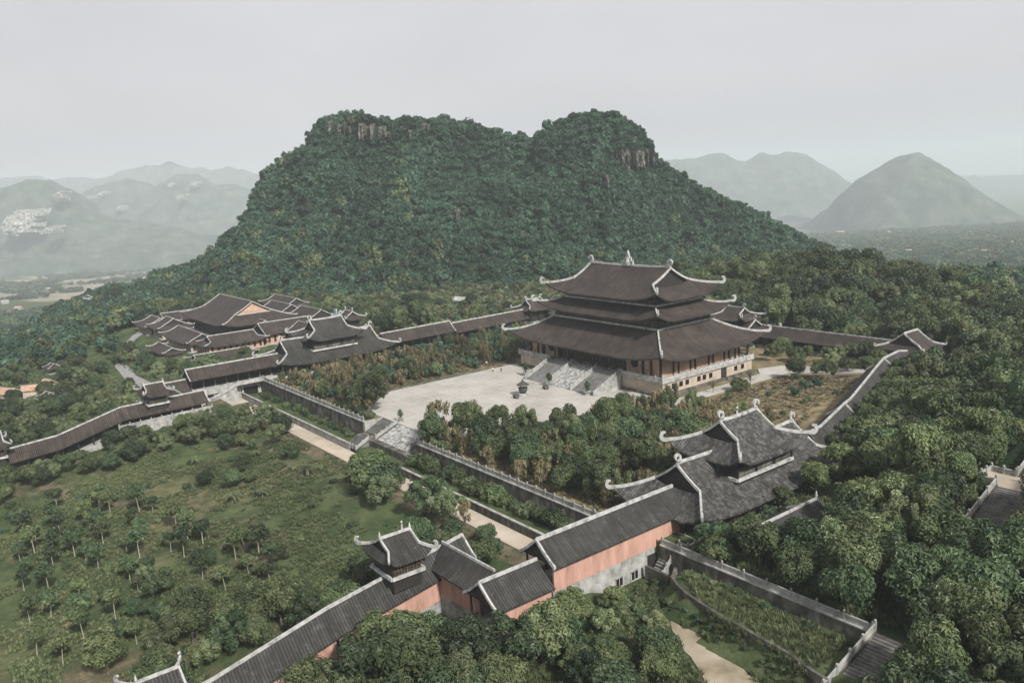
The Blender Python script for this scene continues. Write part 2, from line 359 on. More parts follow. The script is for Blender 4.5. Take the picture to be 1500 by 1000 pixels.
def T(x, y):
    x = np.asarray(x, float); y = np.asarray(y, float)
    s = (x - CAM[0]) * RV[0] + (y - CAM[1]) * RV[1]; d = (x - CAM[0]) * FV[0] + (y - CAM[1]) * FV[1]
    inside = (np.abs(x) < 93) & (y > -95.1)
    z = np.where(y < -102.1, -5.7 - 0.1 * np.maximum(0, -109 - y), -4.6)
    z = np.where(y > -95.1, 0.0, z)
    west = x < -93
    zw = -5.3 + 2.4 * sm(-112, -100, y) + 3.0 * sm(-30, 30, y) - 0.1 * np.maximum(0, -115 - y) - 3.2 * sm(-125, -190, x) * sm(-95, -120, y)
    z = np.where(west, zw, z)
    zi = 4.5 * sm(40, 88, x) * sm(-45, 20, y)                        # dry bank inside the east gallery
    z = np.where(inside, np.where(y > 57, 0, zi), z)
    z = np.where((x > -12.4) & (x < 16.1) & (y < -89.2) & (y > -95.3), -4.6, z)      # cut for the entrance steps
    east = x >= 93
    ze = np.where(y > -95.1, 0.4 + 11 * sm(103, 143, x) * sm(-95, -42, y) * (1 - .9 * sm(20, 80, y)) + 5 * sm(110, 150, x) * sm(-40, 10, y) * (1 - sm(15, 80, y)) + 4.0 * sm(-60, 10, y) * (1 - sm(100, 140, x)),
                  -2.0 - 3.3 * (1 - sm(102, 107, x)) - 3.7 * sm(-.3, -2.2, y - np.interp(x, [104, 108, 112, 117, 126, 137, 139], [-99, -101.8, -103.1, -104.1, -105.1, -106.9, -107.2])) * sm(102, 107, x) - .1 * np.maximum(0, -112 - y))
    ze = ze + 2.6 * np.exp(-((x - 97) / 8.5) ** 2) * sm(-106, -114, y) * (y < -95.1)
    z = np.where(east, ze, z)
    z = z + 15 * np.exp(-((x + 15) / 62) ** 2 - ((y - 128) / 36) ** 2) * sm(58, 80, y)
    z = z + fbm(x / 16, y / 16, 3) * 1.6 * np.where(inside & (y < 57), 0.1, 1) * sm(104, 114, np.abs(y + 0) + 0 * x) * np.where(y < 0, 1, 0)
    z = z + 2.4 * sm(-44, -62, x) * (y < -109) * (x > -93)
    st = (x > 132.5) & (x < 147) & (y > -95) & (y < -28)
    z = np.where(st, np.interp(y, [-95, -78, -53.6, -47.2, -28], [.8, 3.0, 9.9, 9.9, 17]) - .6, z)
    r = np.hypot(np.maximum(np.maximum(-290 - x, x - 240), 0), np.maximum(np.maximum(-260 - y, y - 210), 0))
    z = z - 66 * sm(0, 420, r) + fbm(x / 60, y / 60, 4) * 14 * sm(20, 120, r) * (1 - .6 * sm(400, 900, r))
    z = z - .06 * np.clip(d - 700, 0, 4500) * sm(0, 420, r)
    d0 = 495 + 105 * sm(20, 150, s) + 30 * sm(150, 260, s) + 20 * sm(-150, -330, s)
    H = np.interp(s, MS, MZ, left=-70, right=-70)
    wob = fbm(x / 45 + 5, y / 45, 5)
    t = (d - d0) / (660 - d0) + wob * .55 * sm(480, 520, d) * (1 - sm(650, 662, d) * .7)
    t = t + (fbm(s / 24 + 3, d / 160, 4) * .26 + fbm(s / 11 + 8, d / 50, 3) * .20) * sm(490, 525, d) * (1 - sm(640, 662, d))
    P = np.interp(t, PT, PV)
    zm = z + np.maximum(H - z, 0) * P + fbm(x / 22, y / 22, 4) * 11 * np.clip(P * 2, 0, 1) * np.clip((H - z) / 30, 0, 1)
    return np.where(d > 440, np.maximum(z, zm), z)
def Tz(x, y): return float(T(np.array([x]), np.array([y]))[0])

def lines(lo, hi, step, extra, far_lo, far_hi, mid_lo, mid_hi, mstep):
    a = list(np.arange(lo, hi, step)) + extra + list(np.arange(mid_lo, lo, mstep)) + list(np.arange(hi, mid_hi, mstep))
    v = mstep; p = mid_hi
    while p < far_hi: v *= 1.25; p += v; a.append(p)
    v = mstep; p = mid_lo
    while p > far_lo: v *= 1.25; p -= v; a.append(p)
    a = sorted(a); o = [a[0]]
    for q in a[1:]:
        if q - o[-1] > 0.12: o.append(q)
    return np.array(o)
gx = lines(-281, 200, 2.5, [-93.1, -92.85, 92.85, 93.1, -12.55, -12.3, 16.0, 16.2], -16000, 16000, -760, 320, 7.0)
gy = lines(-231, 140, 2.5, [-102.2, -101.95, -95.25, -94.98, 57.2, -89.3, -89.1], -16000, 16000, -300, 760, 7.0)
GX, GY = np.meshgrid(gx, gy, indexing='ij')
GZ = T(GX, GY)
nx, ny = len(gx), len(gy)
def grid_mesh(name, X, Y, Z, material):
    n, m = X.shape; me = bpy.data.meshes.new(name)
    co = np.stack([X, Y, Z], -1).reshape(-1, 3).astype(np.float32)
    i, j = np.meshgrid(np.arange(n - 1), np.arange(m - 1), indexing='ij')
    q = np.stack([i * m + j, (i + 1) * m + j, (i + 1) * m + j + 1, i * m + j + 1], -1).reshape(-1, 4)
    me.vertices.add(len(co)); me.vertices.foreach_set('co', co.ravel())
    me.loops.add(q.size); me.loops.foreach_set('vertex_index', q.ravel().astype(np.int32))
    me.polygons.add(len(q)); me.polygons.foreach_set('loop_start', np.arange(0, q.size, 4, dtype=np.int32))
    me.polygons.foreach_set('loop_total', np.full(len(q), 4, dtype=np.int32))
    me.polygons.foreach_set('use_smooth', np.ones(len(q), dtype=bool))
    me.update(calc_edges=True); me.materials.append(material)
    o = bpy.data.objects.new(name, me); COL.objects.link(o); return o

# ground cover weights, painted where the cover itself changes: r = bare soil, g = dry grass, b = pale fields
def cover(x, y):
    n1 = fbm(x / 14, y / 14, 5) + .0; soil = np.zeros_like(x); dry = np.zeros_like(x); fld = np.zeros_like(x)
    orch = (y < -107) & (x < 74) & (x > -100) & (y > -230)
    soil = np.where(orch, sm(.07, .22, n1) * .5, soil)
    dry = np.where(orch, .08 + fbm(x / 30 + 9, y / 30, 4) * 1.2, dry)
    soil = np.where(orch, np.maximum(soil, .8 * np.exp(-((y + 172 - .42 * (x + 60)) / 2.6) ** 2) * sm(-75, -60, x) * (1 - sm(-10, 10, x))), soil)
    soil = np.where((y > -112) & (y < -107), np.maximum(soil, .55), soil)
    ins = (np.abs(x) < 93) & (y > -95) & (y < 57)
    dry = np.where(ins, .55 + n1, dry)
    dry = np.where(ins & (x > 38) & (y > -55), .95 + n1 * .8, dry)
    soil = np.where(ins, sm(.05, .3, n1) * .6, soil)
    beh = (y > -60) & (x < -97) & (x > -260) & ((x - CAM[0]) * FV[0] + (y - CAM[1]) * FV[1] < 492)
    dry = np.where(beh, .45 + n1 * 1.2, dry); soil = np.where(beh, sm(.06, .22, n1) * .8, soil)
    e = (x > 98) & (y < -95)
    dry = np.where(e, .1 + n1, dry); soil = np.where((x > 122) & (x < 137) & (y < -98) & (y > -110), sm(-.05, .12, n1), soil)
    soil = np.where(e, sm(.05, .3, n1) * .6, soil)
    d = (x - CAM[0]) * FV[0] + (y - CAM[1]) * FV[1]; s = (x - CAM[0]) * RV[0] + (y - CAM[1]) * RV[1]
    bands = sm(-.12, .02, fbm(s / 900, d / 110 + 3, 4)) * sm(1300, 1500, d) * (1 - sm(3600, 4200, d) * .6)
    fld = np.where((d > 780), bands * np.where(s > 0, .35, 1), 0)
    return np.clip(soil, 0, 1), np.clip(dry, 0, 1), np.clip(fld, 0, 1)
def ground_mat():
    m, n, l, b = mat('grass_and_soil', .95, .1)
    at = n.new('ShaderNodeAttribute'); at.attribute_name = 'cover'
    sp = n.new('ShaderNodeSeparateColor'); l.new(at.outputs['Color'], sp.inputs[0])
    tc = n.new('ShaderNodeTexCoord')
    def nz(sc, det=8, ro=.7):
        t = n.new('ShaderNodeTexNoise'); t.inputs['Scale'].default_value = sc; t.inputs['Detail'].default_value = det; t.inputs['Roughness'].default_value = ro
        l.new(tc.outputs['Object'], t.inputs['Vector']); return t
    a = nz(.13); g = ramp(n, [(.30, (.022, .034, .015)), (.46, (.046, .066, .028)), (.60, (.078, .098, .044)), (.75, (.11, .125, .062))]); l.new(a.outputs[0], g.inputs[0])
    b2 = nz(.25); so = ramp(n, [(.3, (.07, .055, .036)), (.55, (.14, .112, .075)), (.72, (.24, .20, .14))]); l.new(b2.outputs[0], so.inputs[0])
    b3 = nz(.3); dr = ramp(n, [(.3, (.085, .075, .040)), (.5, (.17, .14, .08)), (.7, (.30, .24, .155))]); l.new(b3.outputs[0], dr.inputs[0])
    b4 = nz(.012); fl = ramp(n, [(.35, (.13, .14, .09)), (.55, (.27, .235, .18)), (.7, (.38, .345, .30))]); l.new(b4.outputs[0], fl.inputs[0])
    det = nz(.5, 6, .8)
    def mixin(prev, col, w, lo=.35, hi=.65):
        ad = n.new('ShaderNodeMath'); ad.operation = 'ADD'; l.new(w, ad.inputs[0]); l.new(det.outputs[0], ad.inputs[1])
        mr = n.new('ShaderNodeMapRange'); mr.inputs[1].default_value = .72; mr.inputs[2].default_value = 1.12; l.new(ad.outputs[0], mr.inputs[0])
        mx = n.new('ShaderNodeMix'); mx.data_type = 'RGBA'; l.new(mr.outputs[0], mx.inputs[0]); l.new(prev, mx.inputs[6]); l.new(col, mx.inputs[7]); return mx.outputs[2]
    c = mixin(g.outputs[0], dr.outputs[0], sp.outputs[1]); c = mixin(c, so.outputs[0], sp.outputs[0]); c = mixin(c, fl.outputs[0], sp.outputs[2])
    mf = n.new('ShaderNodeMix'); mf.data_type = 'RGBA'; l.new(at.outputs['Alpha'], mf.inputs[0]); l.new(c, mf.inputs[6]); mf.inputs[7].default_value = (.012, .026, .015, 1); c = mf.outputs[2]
    l.new(c, b.inputs['Base Color'])
    bp = n.new('ShaderNodeBump'); bp.inputs['Distance'].default_value = .5; bp.inputs['Strength'].default_value = .8
    t5 = nz(1.1, 6, .8); l.new(t5.outputs[0], bp.inputs['Height']); l.new(bp.outputs[0], b.inputs['Normal'])
    return m
M['ground'] = ground_mat()
ground = tag(grid_mesh('ground', GX, GY, GZ, M['ground']), kind='structure')
sc_, dc_, fc_ = cover(GX, GY)
_s = (GX - CAM[0]) * RV[0] + (GY - CAM[1]) * RV[1]; _d = (GX - CAM[0]) * FV[0] + (GY - CAM[1]) * FV[1]
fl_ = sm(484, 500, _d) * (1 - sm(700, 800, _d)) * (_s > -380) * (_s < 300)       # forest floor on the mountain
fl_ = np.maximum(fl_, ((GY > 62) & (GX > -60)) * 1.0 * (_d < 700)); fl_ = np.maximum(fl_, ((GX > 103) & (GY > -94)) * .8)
ca = ground.data.color_attributes.new('cover', 'FLOAT_COLOR', 'POINT')
ca.data.foreach_set('color', np.stack([sc_, dc_, fc_, fl_], -1).reshape(-1).astype(np.float32))

# far hills: ridges with their own distance and thickness
M['hill'] = noise_mat('wooded_hill', [(.36, (.018, .030, .023)), (.5, (.050, .066, .050)), (.64, (.105, .115, .09))], .012, 11, .95, 8.0, bscale=.03, rgh=.75)
def ridge(name, pts, d, depth, seed=0, top=None, rough=1.0):
    ss, zz = sil(pts, d); bz = -30 - .06 * min(d, 5200)
    sA = np.arange(ss.min() - 200, ss.max() + 200, max(6, d / 330)); dd = np.linspace(-depth, depth, 90)
    Sg, Dg = np.meshgrid(sA, dd, indexing='ij')
    H = np.interp(Sg, ss, zz, left=bz, right=bz)
    lam = d / 16.0
    n1 = fbm(Sg / lam + seed, Dg / lam, 5)
    u = np.clip(np.abs(Dg + n1 * depth * .5 * (np.abs(Dg) > depth * .1)) / depth, 0, 1)
    z = bz - 8 + (H - bz + 8) * (1 - u ** 1.35) + fbm(Sg / lam * 3 + seed, Dg / lam * 3, 5) * d * .011 * rough * (H > bz + 15) * (1 - u)
    X = CAM[0] + FV[0] * (d + Dg) + RV[0] * Sg; Y = CAM[1] + FV[1] * (d + Dg) + RV[1] * Sg
    return tag(grid_mesh(name, X, Y, z, M['hill']), kind='structure')
ridge('hill', [(-160, 330), (-60, 290), (0, 277), (40, 266), (75, 264), (100, 280), (118, 305), (150, 318), (215, 328), (270, 340), (330, 350), (400, 362)], 4200, 650, 1)
ridge('hill', [(60, 330), (100, 292), (140, 274), (185, 262), (210, 263), (228, 277), (262, 255), (290, 252), (318, 272), (345, 270), (372, 280), (420, 300), (470, 330)], 5600, 700, 4)
ridge('hill', [(-200, 262), (0, 262), (50, 258), (130, 263), (190, 250), (225, 242), (262, 240), (292, 246), (310, 252), (330, 246), (352, 247), (400, 262), (460, 280)], 8000, 900, 9)
ridge('hill', [(1206, 350), (1224, 315), (1243, 283), (1262, 262), (1285, 247), (1305, 232), (1330, 224), (1345, 225), (1368, 238), (1400, 262), (1426, 288), (1446, 312), (1466, 342)], 4300, 600, 12)
ridge('hill', [(930, 240), (985, 233), (1030, 230), (1062, 223), (1078, 233), (1092, 236), (1112, 225), (1130, 227), (1150, 221), (1178, 223), (1200, 238), (1225, 256), (1250, 272), (1300, 300)], 6800, 900, 17)
ridge('hill', [(1150, 290), (1250, 268), (1330, 262), (1400, 258), (1460, 262), (1520, 255), (1600, 268)], 9500, 1000, 22)

# pale rock faces standing on the mountain and the far hills
M['rock'] = noise_mat('pale_limestone', [(.38, (.03, .036, .026)), (.52, (.10, .098, .082)), (.68, (.24, .225, .20))], .25, 9, .95, .5, stretch=(1, 1, .35), bscale=.4)
M['rock_pale'] = noise_mat('white_limestone', [(.38, (.07, .08, .065)), (.52, (.25, .245, .22)), (.68, (.46, .44, .41))], .09, 9, .95, .5, stretch=(1, 1, .35), bscale=.4)
def hit(px, py, d0=440, d1=760):
    r = ray(px, py); k = (r[0] * FV[0] + r[1] * FV[1])
    for d in np.arange(d0, d1, 2.0):
        p = CAM + r * (d / k)
        if T(p[0], p[1]) > p[2]: return p
    return None
ROCKS = []
def cliff(px, py, w, h, seed):
    p = hit(px, py)
    if p is None: return
    ROCKS.append((p[0], p[1], p[2], max(w, h) * .5 + 2))
    n = 15; P = []; r2 = random.Random(seed)
    for i in range(n):
        row = []
        for j in range(n):
            a, b = (i / (n - 1) - .5), (j / (n - 1) - .5)
            e = min(1, max(0, (.5 - abs(a)) * 5)) * min(1, max(0, (.5 - abs(b)) * 5))
            jag = (r2.random() - .5) * .16
            ss_, hh_ = (a + jag * .6) * w, (b + jag) * h
            out = (6.5 + r2.random() * 2.4 + 1.5 * math.sin(a * 13 + seed)) * (e ** .5) - 7 * (1 - e) - hh_ * .25
            q = p + np.array([RV[0] * ss_ - FV[0] * out, RV[1] * ss_ - FV[1] * out, hh_])
            row.append(tuple(q))
        P.append(row)
    m = MB(); m.grid(P, [[(0, 0)] * n for _ in range(n)])
    o = m.build('cliff', M['rock']); o.data.update(); tag(o, kind='structure')
for a in [(498, 326, 9, 11, 1), (670, 316, 5, 11, 2), (623, 192, 8, 13, 4), (915, 238, 8, 20, 5), (936, 236, 10, 15, 6), (956, 236, 5, 9, 9), (888, 268, 4, 12, 7)] + [(474 + k * 7.6 + (k * 37 % 5), 186 + (k * 53 % 13), 3.0 + (k * 29 % 5), 6 + (k * 17 % 12), 30 + k) for k in range(0, 13) if k % 4 != 2] + [(590 + k * 11, 190 + (k * 31 % 11), 3 + (k * 7 % 3), 6 + (k * 13 % 9), 50 + k) for k in (0, 1, 3, 5)] + [(902 + k * 9, 226 + (k * 23 % 12), 3.4, 12 + (k * 11 % 7), 60 + k) for k in range(7)]:
    cliff(*a)
def farcliff(px, py, d, w, h, seed):
    r = ray(px, py); k = (r[0] * FV[0] + r[1] * FV[1]); p = CAM + r * (d / k); n = 15; P = []; r2 = random.Random(seed)
    for i in range(n):
        row = []
        for j in range(n):
            a, b = (i / (n - 1) - .5), (j / (n - 1) - .5); e = max(0, 1 - 2.05 * math.hypot(a, b) + (r2.random() - .5) * .35)
            out = (55 * e ** .5 if e > 0 else -70) + r2.random() * 10 - b * h * .9
            ss_, hh_ = a * w, b * h
            row.append((p[0] + RV[0] * ss_ - FV[0] * out, p[1] + RV[1] * ss_ - FV[1] * out, p[2] + hh_))
        P.append(row)
    m = MB(); m.grid(P, [[(0, 0)] * n for _ in range(n)]); tag(m.build('cliff', M['rock_pale']), kind='structure')
farcliff(32, 326, 3780, 165, 115, 1); farcliff(75, 338, 3740, 50, 40, 2)
for i, a in enumerate([(88, 287, 4020), (150, 285, 5300), (178, 306, 5200), (132, 292, 5300), (265, 290, 5200), (285, 271, 5420), (252, 272, 5420)]):
    farcliff(*a, 36 + (i * 7) % 20, 44, 20 + i)

# ---------------------------------------------------------------- roofs
def prof(t, ze, zr, c=1.35): return ze + (zr - ze) * (1 - t) ** c
def clift(u, t, lift): return lift * max(0.0, (abs(u) - .45) / .55) ** 2.2 * t ** 1.5
def hipline(hx, hy, g, tg, ze, zr, lift, sx, sy, c, k=7):
    o = []
    for i in range(k + 1):
        t = tg + (1 - tg) * i / k
        w = g + (hx - g) * ((t - tg) / (1 - tg) if tg < 1 else 0)
        o.append((sx * w, sy * hy * t, prof(t, ze, zr, c) + clift(1, t, lift)))
    return o
def curl(p, d, s):
    """finial curling up and back past a corner; returns points and sizes"""
    p = Vector(p); d = Vector((d[0], d[1], 0)).normalized(); o = []; hs = []
    for i in range(1, 12):
        a = i / 11 * 3.5
        r = s * (1.0 - .62 * i / 11)
        o.append(p + d * (s * .55 + r * math.sin(a) * .9) + Vector((0, 0, s * .95 - r * math.cos(a))))
        hs.append(s * (.42 - .24 * i / 11))
    return o, hs
def roof_trim(parent, ridges, finials, w, h, size, name='ridge_trim'):
    m = MB()
    for r in ridges: m.beam(r, w, h)
    m.build(name, M['trim'], parent)
    for p, d in finials:
        f = MB(); pts, hs = curl(p, d, size); d_ = Vector((d[0], d[1], 0)).normalized()
        f.sweep([Vector(p) - d_ * size * .7] + pts, (-d_.y, d_.x, 0), w * .8, [h * .5] + hs)
        # crest of small flames on the back of the curl
        for k in (1, 3, 5):
            q = pts[k]; f.tube([q, q + Vector((d_.x * .25, d_.y * .25, .55)) * size], .1, 4, [size * .16, size * .03])
        f.build('corner_finial', M['trim'], parent)
def hipgable(root, hx, hy, ze, zr, g, tg, lift, tile, c=1.35, w=.6, h=.7, fin=1.6, thick=.35, z_gable='wood', ridge_orn=1.0, name='roof', gable_mat=None, cross=False):
    """hip and gable roof, ridge along local x, gables at +-g"""
    w, h = w * .74, h * .78
    m = MB(); nt, nu = 10, 22
    for sy in (-1, 1):
        P, UV = [], []
        for i in range(nt + 1):
            t = i / nt; ww = g if t <= tg else g + (hx - g) * (t - tg) / (1 - tg)
            row, ur = [], []
            for j in range(nu + 1):
                u = -1 + 2 * j / nu; lf = clift(u, t, lift) if t > tg else clift(u, t, lift) * .6
                row.append((u * ww, sy * hy * t, prof(t, ze, zr, c) + (clift(u, t, lift)))); ur.append((u * ww + 50, t * hy * 1.2))
            P.append(row); UV.append(ur)
        if sy > 0: P = [r[::-1] for r in P]; UV = [r[::-1] for r in UV]
        m.grid(P, UV, thick)
    for sx in (-1, 1):
        if hx - g < .3: continue
        P, UV = [], []; ns = 6
        for i in range(ns + 1):
            s_ = i / ns; t = tg + (1 - tg) * s_; x = g + (hx - g) * s_; yy = hy * t; row, ur = [], []
            for j in range(nu + 1):
                u = -1 + 2 * j / nu
                row.append((sx * x, u * yy, prof(t, ze, zr, c) + clift(u, t, lift))); ur.append((u * yy + 50, s_ * (hx - g) * 1.1))
            P.append(row); UV.append(ur)
        if sx < 0: P = [r[::-1] for r in P]; UV = [r[::-1] for r in UV]
        m.grid(P, UV, thick)
    rf = m.build(name, tile, root)
    # gable walls, set back under the verge
    for sx in (-1, 1):
        gm = MB(); x = sx * (g - .35 * hy * .12 - .25)
        ts = [tg * k / 6 for k in range(7)]
        poly = [(hy * t, prof(t, ze, zr, c) - .15) for t in ts][::-1] + [(-hy * t, prof(t, ze, zr, c) - .15) for t in ts[1:]]
        zb = prof(tg, ze, zr, c) - .5
        poly = [(hy * tg, zb)] + poly + [(-hy * tg, zb)]
        gm.prism(poly, x - .1, x + .1, 'x')
        gm.build('gable', gable_mat or M['wood'], root)
    # trims: main ridge, verges, hips
    R = [[(x_, 0, zr + .12 + ridge_orn * .35 * (abs(x_) / g) ** 4) for x_ in np.linspace(-g, g, 9)]]; Fn = []
    for sx in (-1, 1):
        for sy in (-1, 1):
            R.append([(sx * g, sy * hy * t, prof(t, ze, zr, c) + clift(1, t, lift) + .08) for t in np.linspace(0, tg, 6)])
            if hx - g > .3:
                L = hipline(hx, hy, g, tg, ze, zr, lift, sx, sy, c); R.append([(a, b, z + .08) for a, b, z in L])
                dx, dy = L[-1][0] - L[-2][0], L[-1][1] - L[-2][1]; Fn.append((L[-1], (dx, dy)))
        if cross and hx - g > .3: R.append([(sx * (g + .2), y_, prof(tg, ze, zr, c) + .12) for y_ in (-hy * tg, hy * tg)])
    roof_trim(root, R, Fn if fin else [], w, h, fin)
    if ridge_orn:
        for sx in (-1, 1):
            f = MB(); s0 = ridge_orn; p = Vector((sx * g, 0, zr + .3))
            pts = []; hs = []
            for i in range(14):
                a = i / 13 * 5.4; r = s0 * (1 - .68 * i / 13)
                pts.append(p + Vector((-sx * (r * math.sin(a)) * 1.0, 0, s0 * 1.05 - r * math.cos(a)))); hs.append(s0 * (.30 - .12 * i / 13))
            f.sweep([p + Vector((-sx * s0 * 1.8, 0, .1))] + pts, (0, 1, 0), w * .9, [s0 * .18] + hs)
            f.build('ridge_finial', M['trim'], root)
    return rf
def skirt(root, hx, hy, ze, ix, iy, zi, lift, tile, w=.6, h=.7, fin=1.6, c=1.3, thick=.35, name='lower_roof'):
    w, h = w * .74, h * .78
    m = MB(); nt, nu = 7, 26
    def zz(t): return ze + (zi - ze) * (1 - t) ** c
    for ax in (0, 1):
        for sg in (-1, 1):
            P, UV = [], []
            for i in range(nt + 1):
                t = i / nt; A = (ix + (hx - ix) * t) if ax == 0 else (iy + (hy - iy) * t); B = (iy + (hy - iy) * t) if ax == 0 else (ix + (hx - ix) * t)
                row, ur = [], []
                for j in range(nu + 1):
                    u = -1 + 2 * j / nu; z = zz(t) + clift(u, t, lift)
                    row.append((u * A, sg * B, z) if ax == 0 else (sg * B, u * A, z)); ur.append((u * A + 50, t * (hx - ix) * 1.2))
                P.append(row); UV.append(ur)
            if (sg > 0) == (ax == 0): P = [r[::-1] for r in P]; UV = [r[::-1] for r in UV]
            m.grid(P, UV, thick)
    m.build(name, tile, root)
    R, Fn = [], []
    for sx in (-1, 1):
        for sy in (-1, 1):
            L = [(sx * (ix + (hx - ix) * t), sy * (iy + (hy - iy) * t), zz(t) + clift(1, t, lift) + .08) for t in np.linspace(0, 1, 9)]
            R.append(L); Fn.append((L[-1], (L[-1][0] - L[-2][0], L[-1][1] - L[-2][1])))
    zt = zi + .1
    R += [[(-ix, -iy, zt), (ix, -iy, zt)], [(-ix, iy, zt), (ix, iy, zt)], [(-ix, -iy, zt), (-ix, iy, zt)], [(ix, -iy, zt), (ix, iy, zt)]]
    roof_trim(root, R, Fn, w, h, fin)
def gable_roof(root, L0, L1, yc, hy, zr0, zr1, drop, tile, w=.5, h=.55, ends=(1, 1), orn=0, name='roof', thick=.3, axis='x'):
    """straight roof whose ridge runs along local x from L0 to L1, heights zr0 -> zr1"""
    w, h = w * .72, h * .8
    m = MB(); nt, nu = 6, max(2, int(abs(L1 - L0) / 4))
    for sy in (-1, 1):
        P, UV = [], []
        for i in range(nt + 1):
            t = i / nt; row, ur = [], []
            for j in range(nu + 1):
                k = j / nu; x = L0 + (L1 - L0) * k; zr = zr0 + (zr1 - zr0) * k
                row.append((x, yc + sy * hy * t, zr - drop + drop * (1 - t) ** 1.2)); ur.append((x + 50, t * hy * 1.2))
            P.append(row); UV.append(ur)
        if sy > 0: P = [r[::-1] for r in P]; UV = [r[::-1] for r in UV]
        m.grid(P, UV, thick)
    m.build(name, tile, root)
    R = [[(L0, yc, zr0 + .1), ((L0 + L1) / 2, yc, (zr0 + zr1) / 2 + .1), (L1, yc, zr1 + .1)]]
    for e, x, zr in ((ends[0], L0, zr0), (ends[1], L1, zr1)):
        if e:
            for sy in (-1, 1): R.append([(x, yc + sy * hy * t, zr - drop + drop * (1 - t) ** 1.2 + .06) for t in np.linspace(0, 1, 5)])
    mm = MB()
    for r in R: mm.beam(r, w, h)
    mm.build('ridge_trim', M['trim'], root)
    for e, x, zr, s in ((ends[0], L0, zr0, 1), (ends[1], L1, zr1, -1)):
        if e:
            x2 = x + s * .5; MB().prism([(yc + hy * t, zr - drop + drop * (1 - t) ** 1.2 - .12) for t in (1, .6, .3, 0)] + [(yc - hy * t, zr - drop + drop * (1 - t) ** 1.2 - .12) for t in (.3, .6, 1)], x2 - .08, x2 + .08, 'x').build('gable', M['wood'], root)

def balustrade(root, pts, hgt=1.1, sp=2.4, name='balustrade', post=.32, matn='trim', solid=True):
    """rail and panels along a polyline in root space, with a row of posts"""
    m = MB(); ps = []
    for a, b in zip(pts[:-1], pts[1:]):
        a, b = Vector(a), Vector(b); L = (b - a).length; n = max(1, round(L / sp)); d = (b - a)
        m.beam([a + Vector((0, 0, hgt * .86)), b + Vector((0, 0, hgt * .86))], .26, .2)
        m.beam([a + Vector((0, 0, .12)), b + Vector((0, 0, .12))], .24, .22)
        if solid: m.beam([a + Vector((0, 0, hgt * .45)), b + Vector((0, 0, hgt * .45))], .12, hgt * .42)
        for i in range(n): ps.append(a + d * (i / n))
    ps.append(Vector(pts[-1]))
    rail = m.build(name, M[matn], root)
    p0 = MB().box(-post / 2, post / 2, -post / 2, post / 2, -.05, hgt * 1.12)
    p0.lathe([(post * .3, hgt * 1.12), (post * .62, hgt * 1.22), (post * .62, hgt * 1.36), (0, hgt * 1.52)], n=6)
    po = p0.build('post', M[matn], rail); po.location = ps[0]
    for p in ps[1:100]: place(po, rail, p)
    return rail
def stairs_mb(x0, x1, y0, z0, y1, z1, n, base):
    """flight rising from (y1,z1 low) to (y0,z0 high) as real steps"""
    m = MB()
    for i in range(n):
        ya = y1 + (y0 - y1) * i / n; yb = y0; zt = z1 + (z0 - z1) * (i + 1) / n
        m.box(x0, x1, min(ya, y1 + (y0 - y1) * (i + 1) / n), max(ya, y1 + (y0 - y1) * (i + 1) / n), base, zt)
    return m
def ramp_mb(x0, x1, y0, z0, y1, z1, base, n=1):
    m = MB()
    P = lambda x, y, z: (x, y, z)
    m.face([P(x0, y1, z1), P(x1, y1, z1), P(x1, y0, z0), P(x0, y0, z0)])
    m.face([P(x0, y1, base), P(x0, y1, z1), P(x0, y0, z0), P(x0, y0, base)])
    m.face([P(x1, y1, base), P(x1, y0, base), P(x1, y0, z0), P(x1, y1, z1)])
    m.face([P(x0, y1, base), P(x1, y1, base), P(x1, y1, z1), P(x0, y1, z1)])
    return m
# ---------------------------------------------------------------- paved surfaces
def sheet(name, poly, z, m, thick=.5, kind='structure'):
    mb = MB(); mb.face([(x, y, z if not callable(z) else z(x, y)) for x, y in poly])
    n = len(poly)
    for i in range(n):
        a, b = poly[i], poly[(i + 1) % n]; za = z if not callable(z) else z(*a); zb = z if not callable(z) else z(*b)
        mb.face([(a[0], a[1], za - thick), (b[0], b[1], zb - thick), (b[0], b[1], zb), (a[0], a[1], za)])
    return tag(mb.build(name, M[m]), kind=kind)
sheet('courtyard', [(-37.2, -74), (-22, -89.2), (14, -89.2), (37.2, -74), (37.2, -20), (-37.2, -20)], .12, 'court')
sheet('path', [(37.4, -27), (41.5, -27), (43.5, 26), (66, 32), (66, 37), (36, 34), (33, 25), (37.4, 20)], lambda x, y: Tz(x, y) + .25, 'court', 1.5)
sheet('road', [(-93, -107.6), (92, -107.6), (92, -102.7), (-93, -102.7)], -5.42, 'road')
sheet('path', [(-93, -121), (-60, -121), (-58, -107.62), (-93, -107.62)], -5.44, 'court')
def strip(name, pts, w, m, dz=.12):
    """path draped over the ground"""
    mb = MB(); P = []
    for i, p in enumerate(pts):
        a, b = pts[max(i - 1, 0)], pts[min(i + 1, len(pts) - 1)]; dx, dy = b[0] - a[0], b[1] - a[1]; L = math.hypot(dx, dy); ww = w[i] if isinstance(w, (list, tuple)) else w
        row = []
        for k in np.linspace(-.5, .5, 5):
            x, y = p[0] - dy / L * ww * k, p[1] + dx / L * ww * k; row.append((x, y, Tz(x, y) + dz))
        P.append(row)
    mb.grid(P, [[(0, 0)] * 5 for _ in P], .3)
    return tag(mb.build(name, M[m]), kind='structure')
def dense(pts, k=6):
    o = []
    for a, b in zip(pts[:-1], pts[1:]):
        for i in range(k): o.append((a[0] + (b[0] - a[0]) * i / k, a[1] + (b[1] - a[1]) * i / k))
    return o + [pts[-1]]
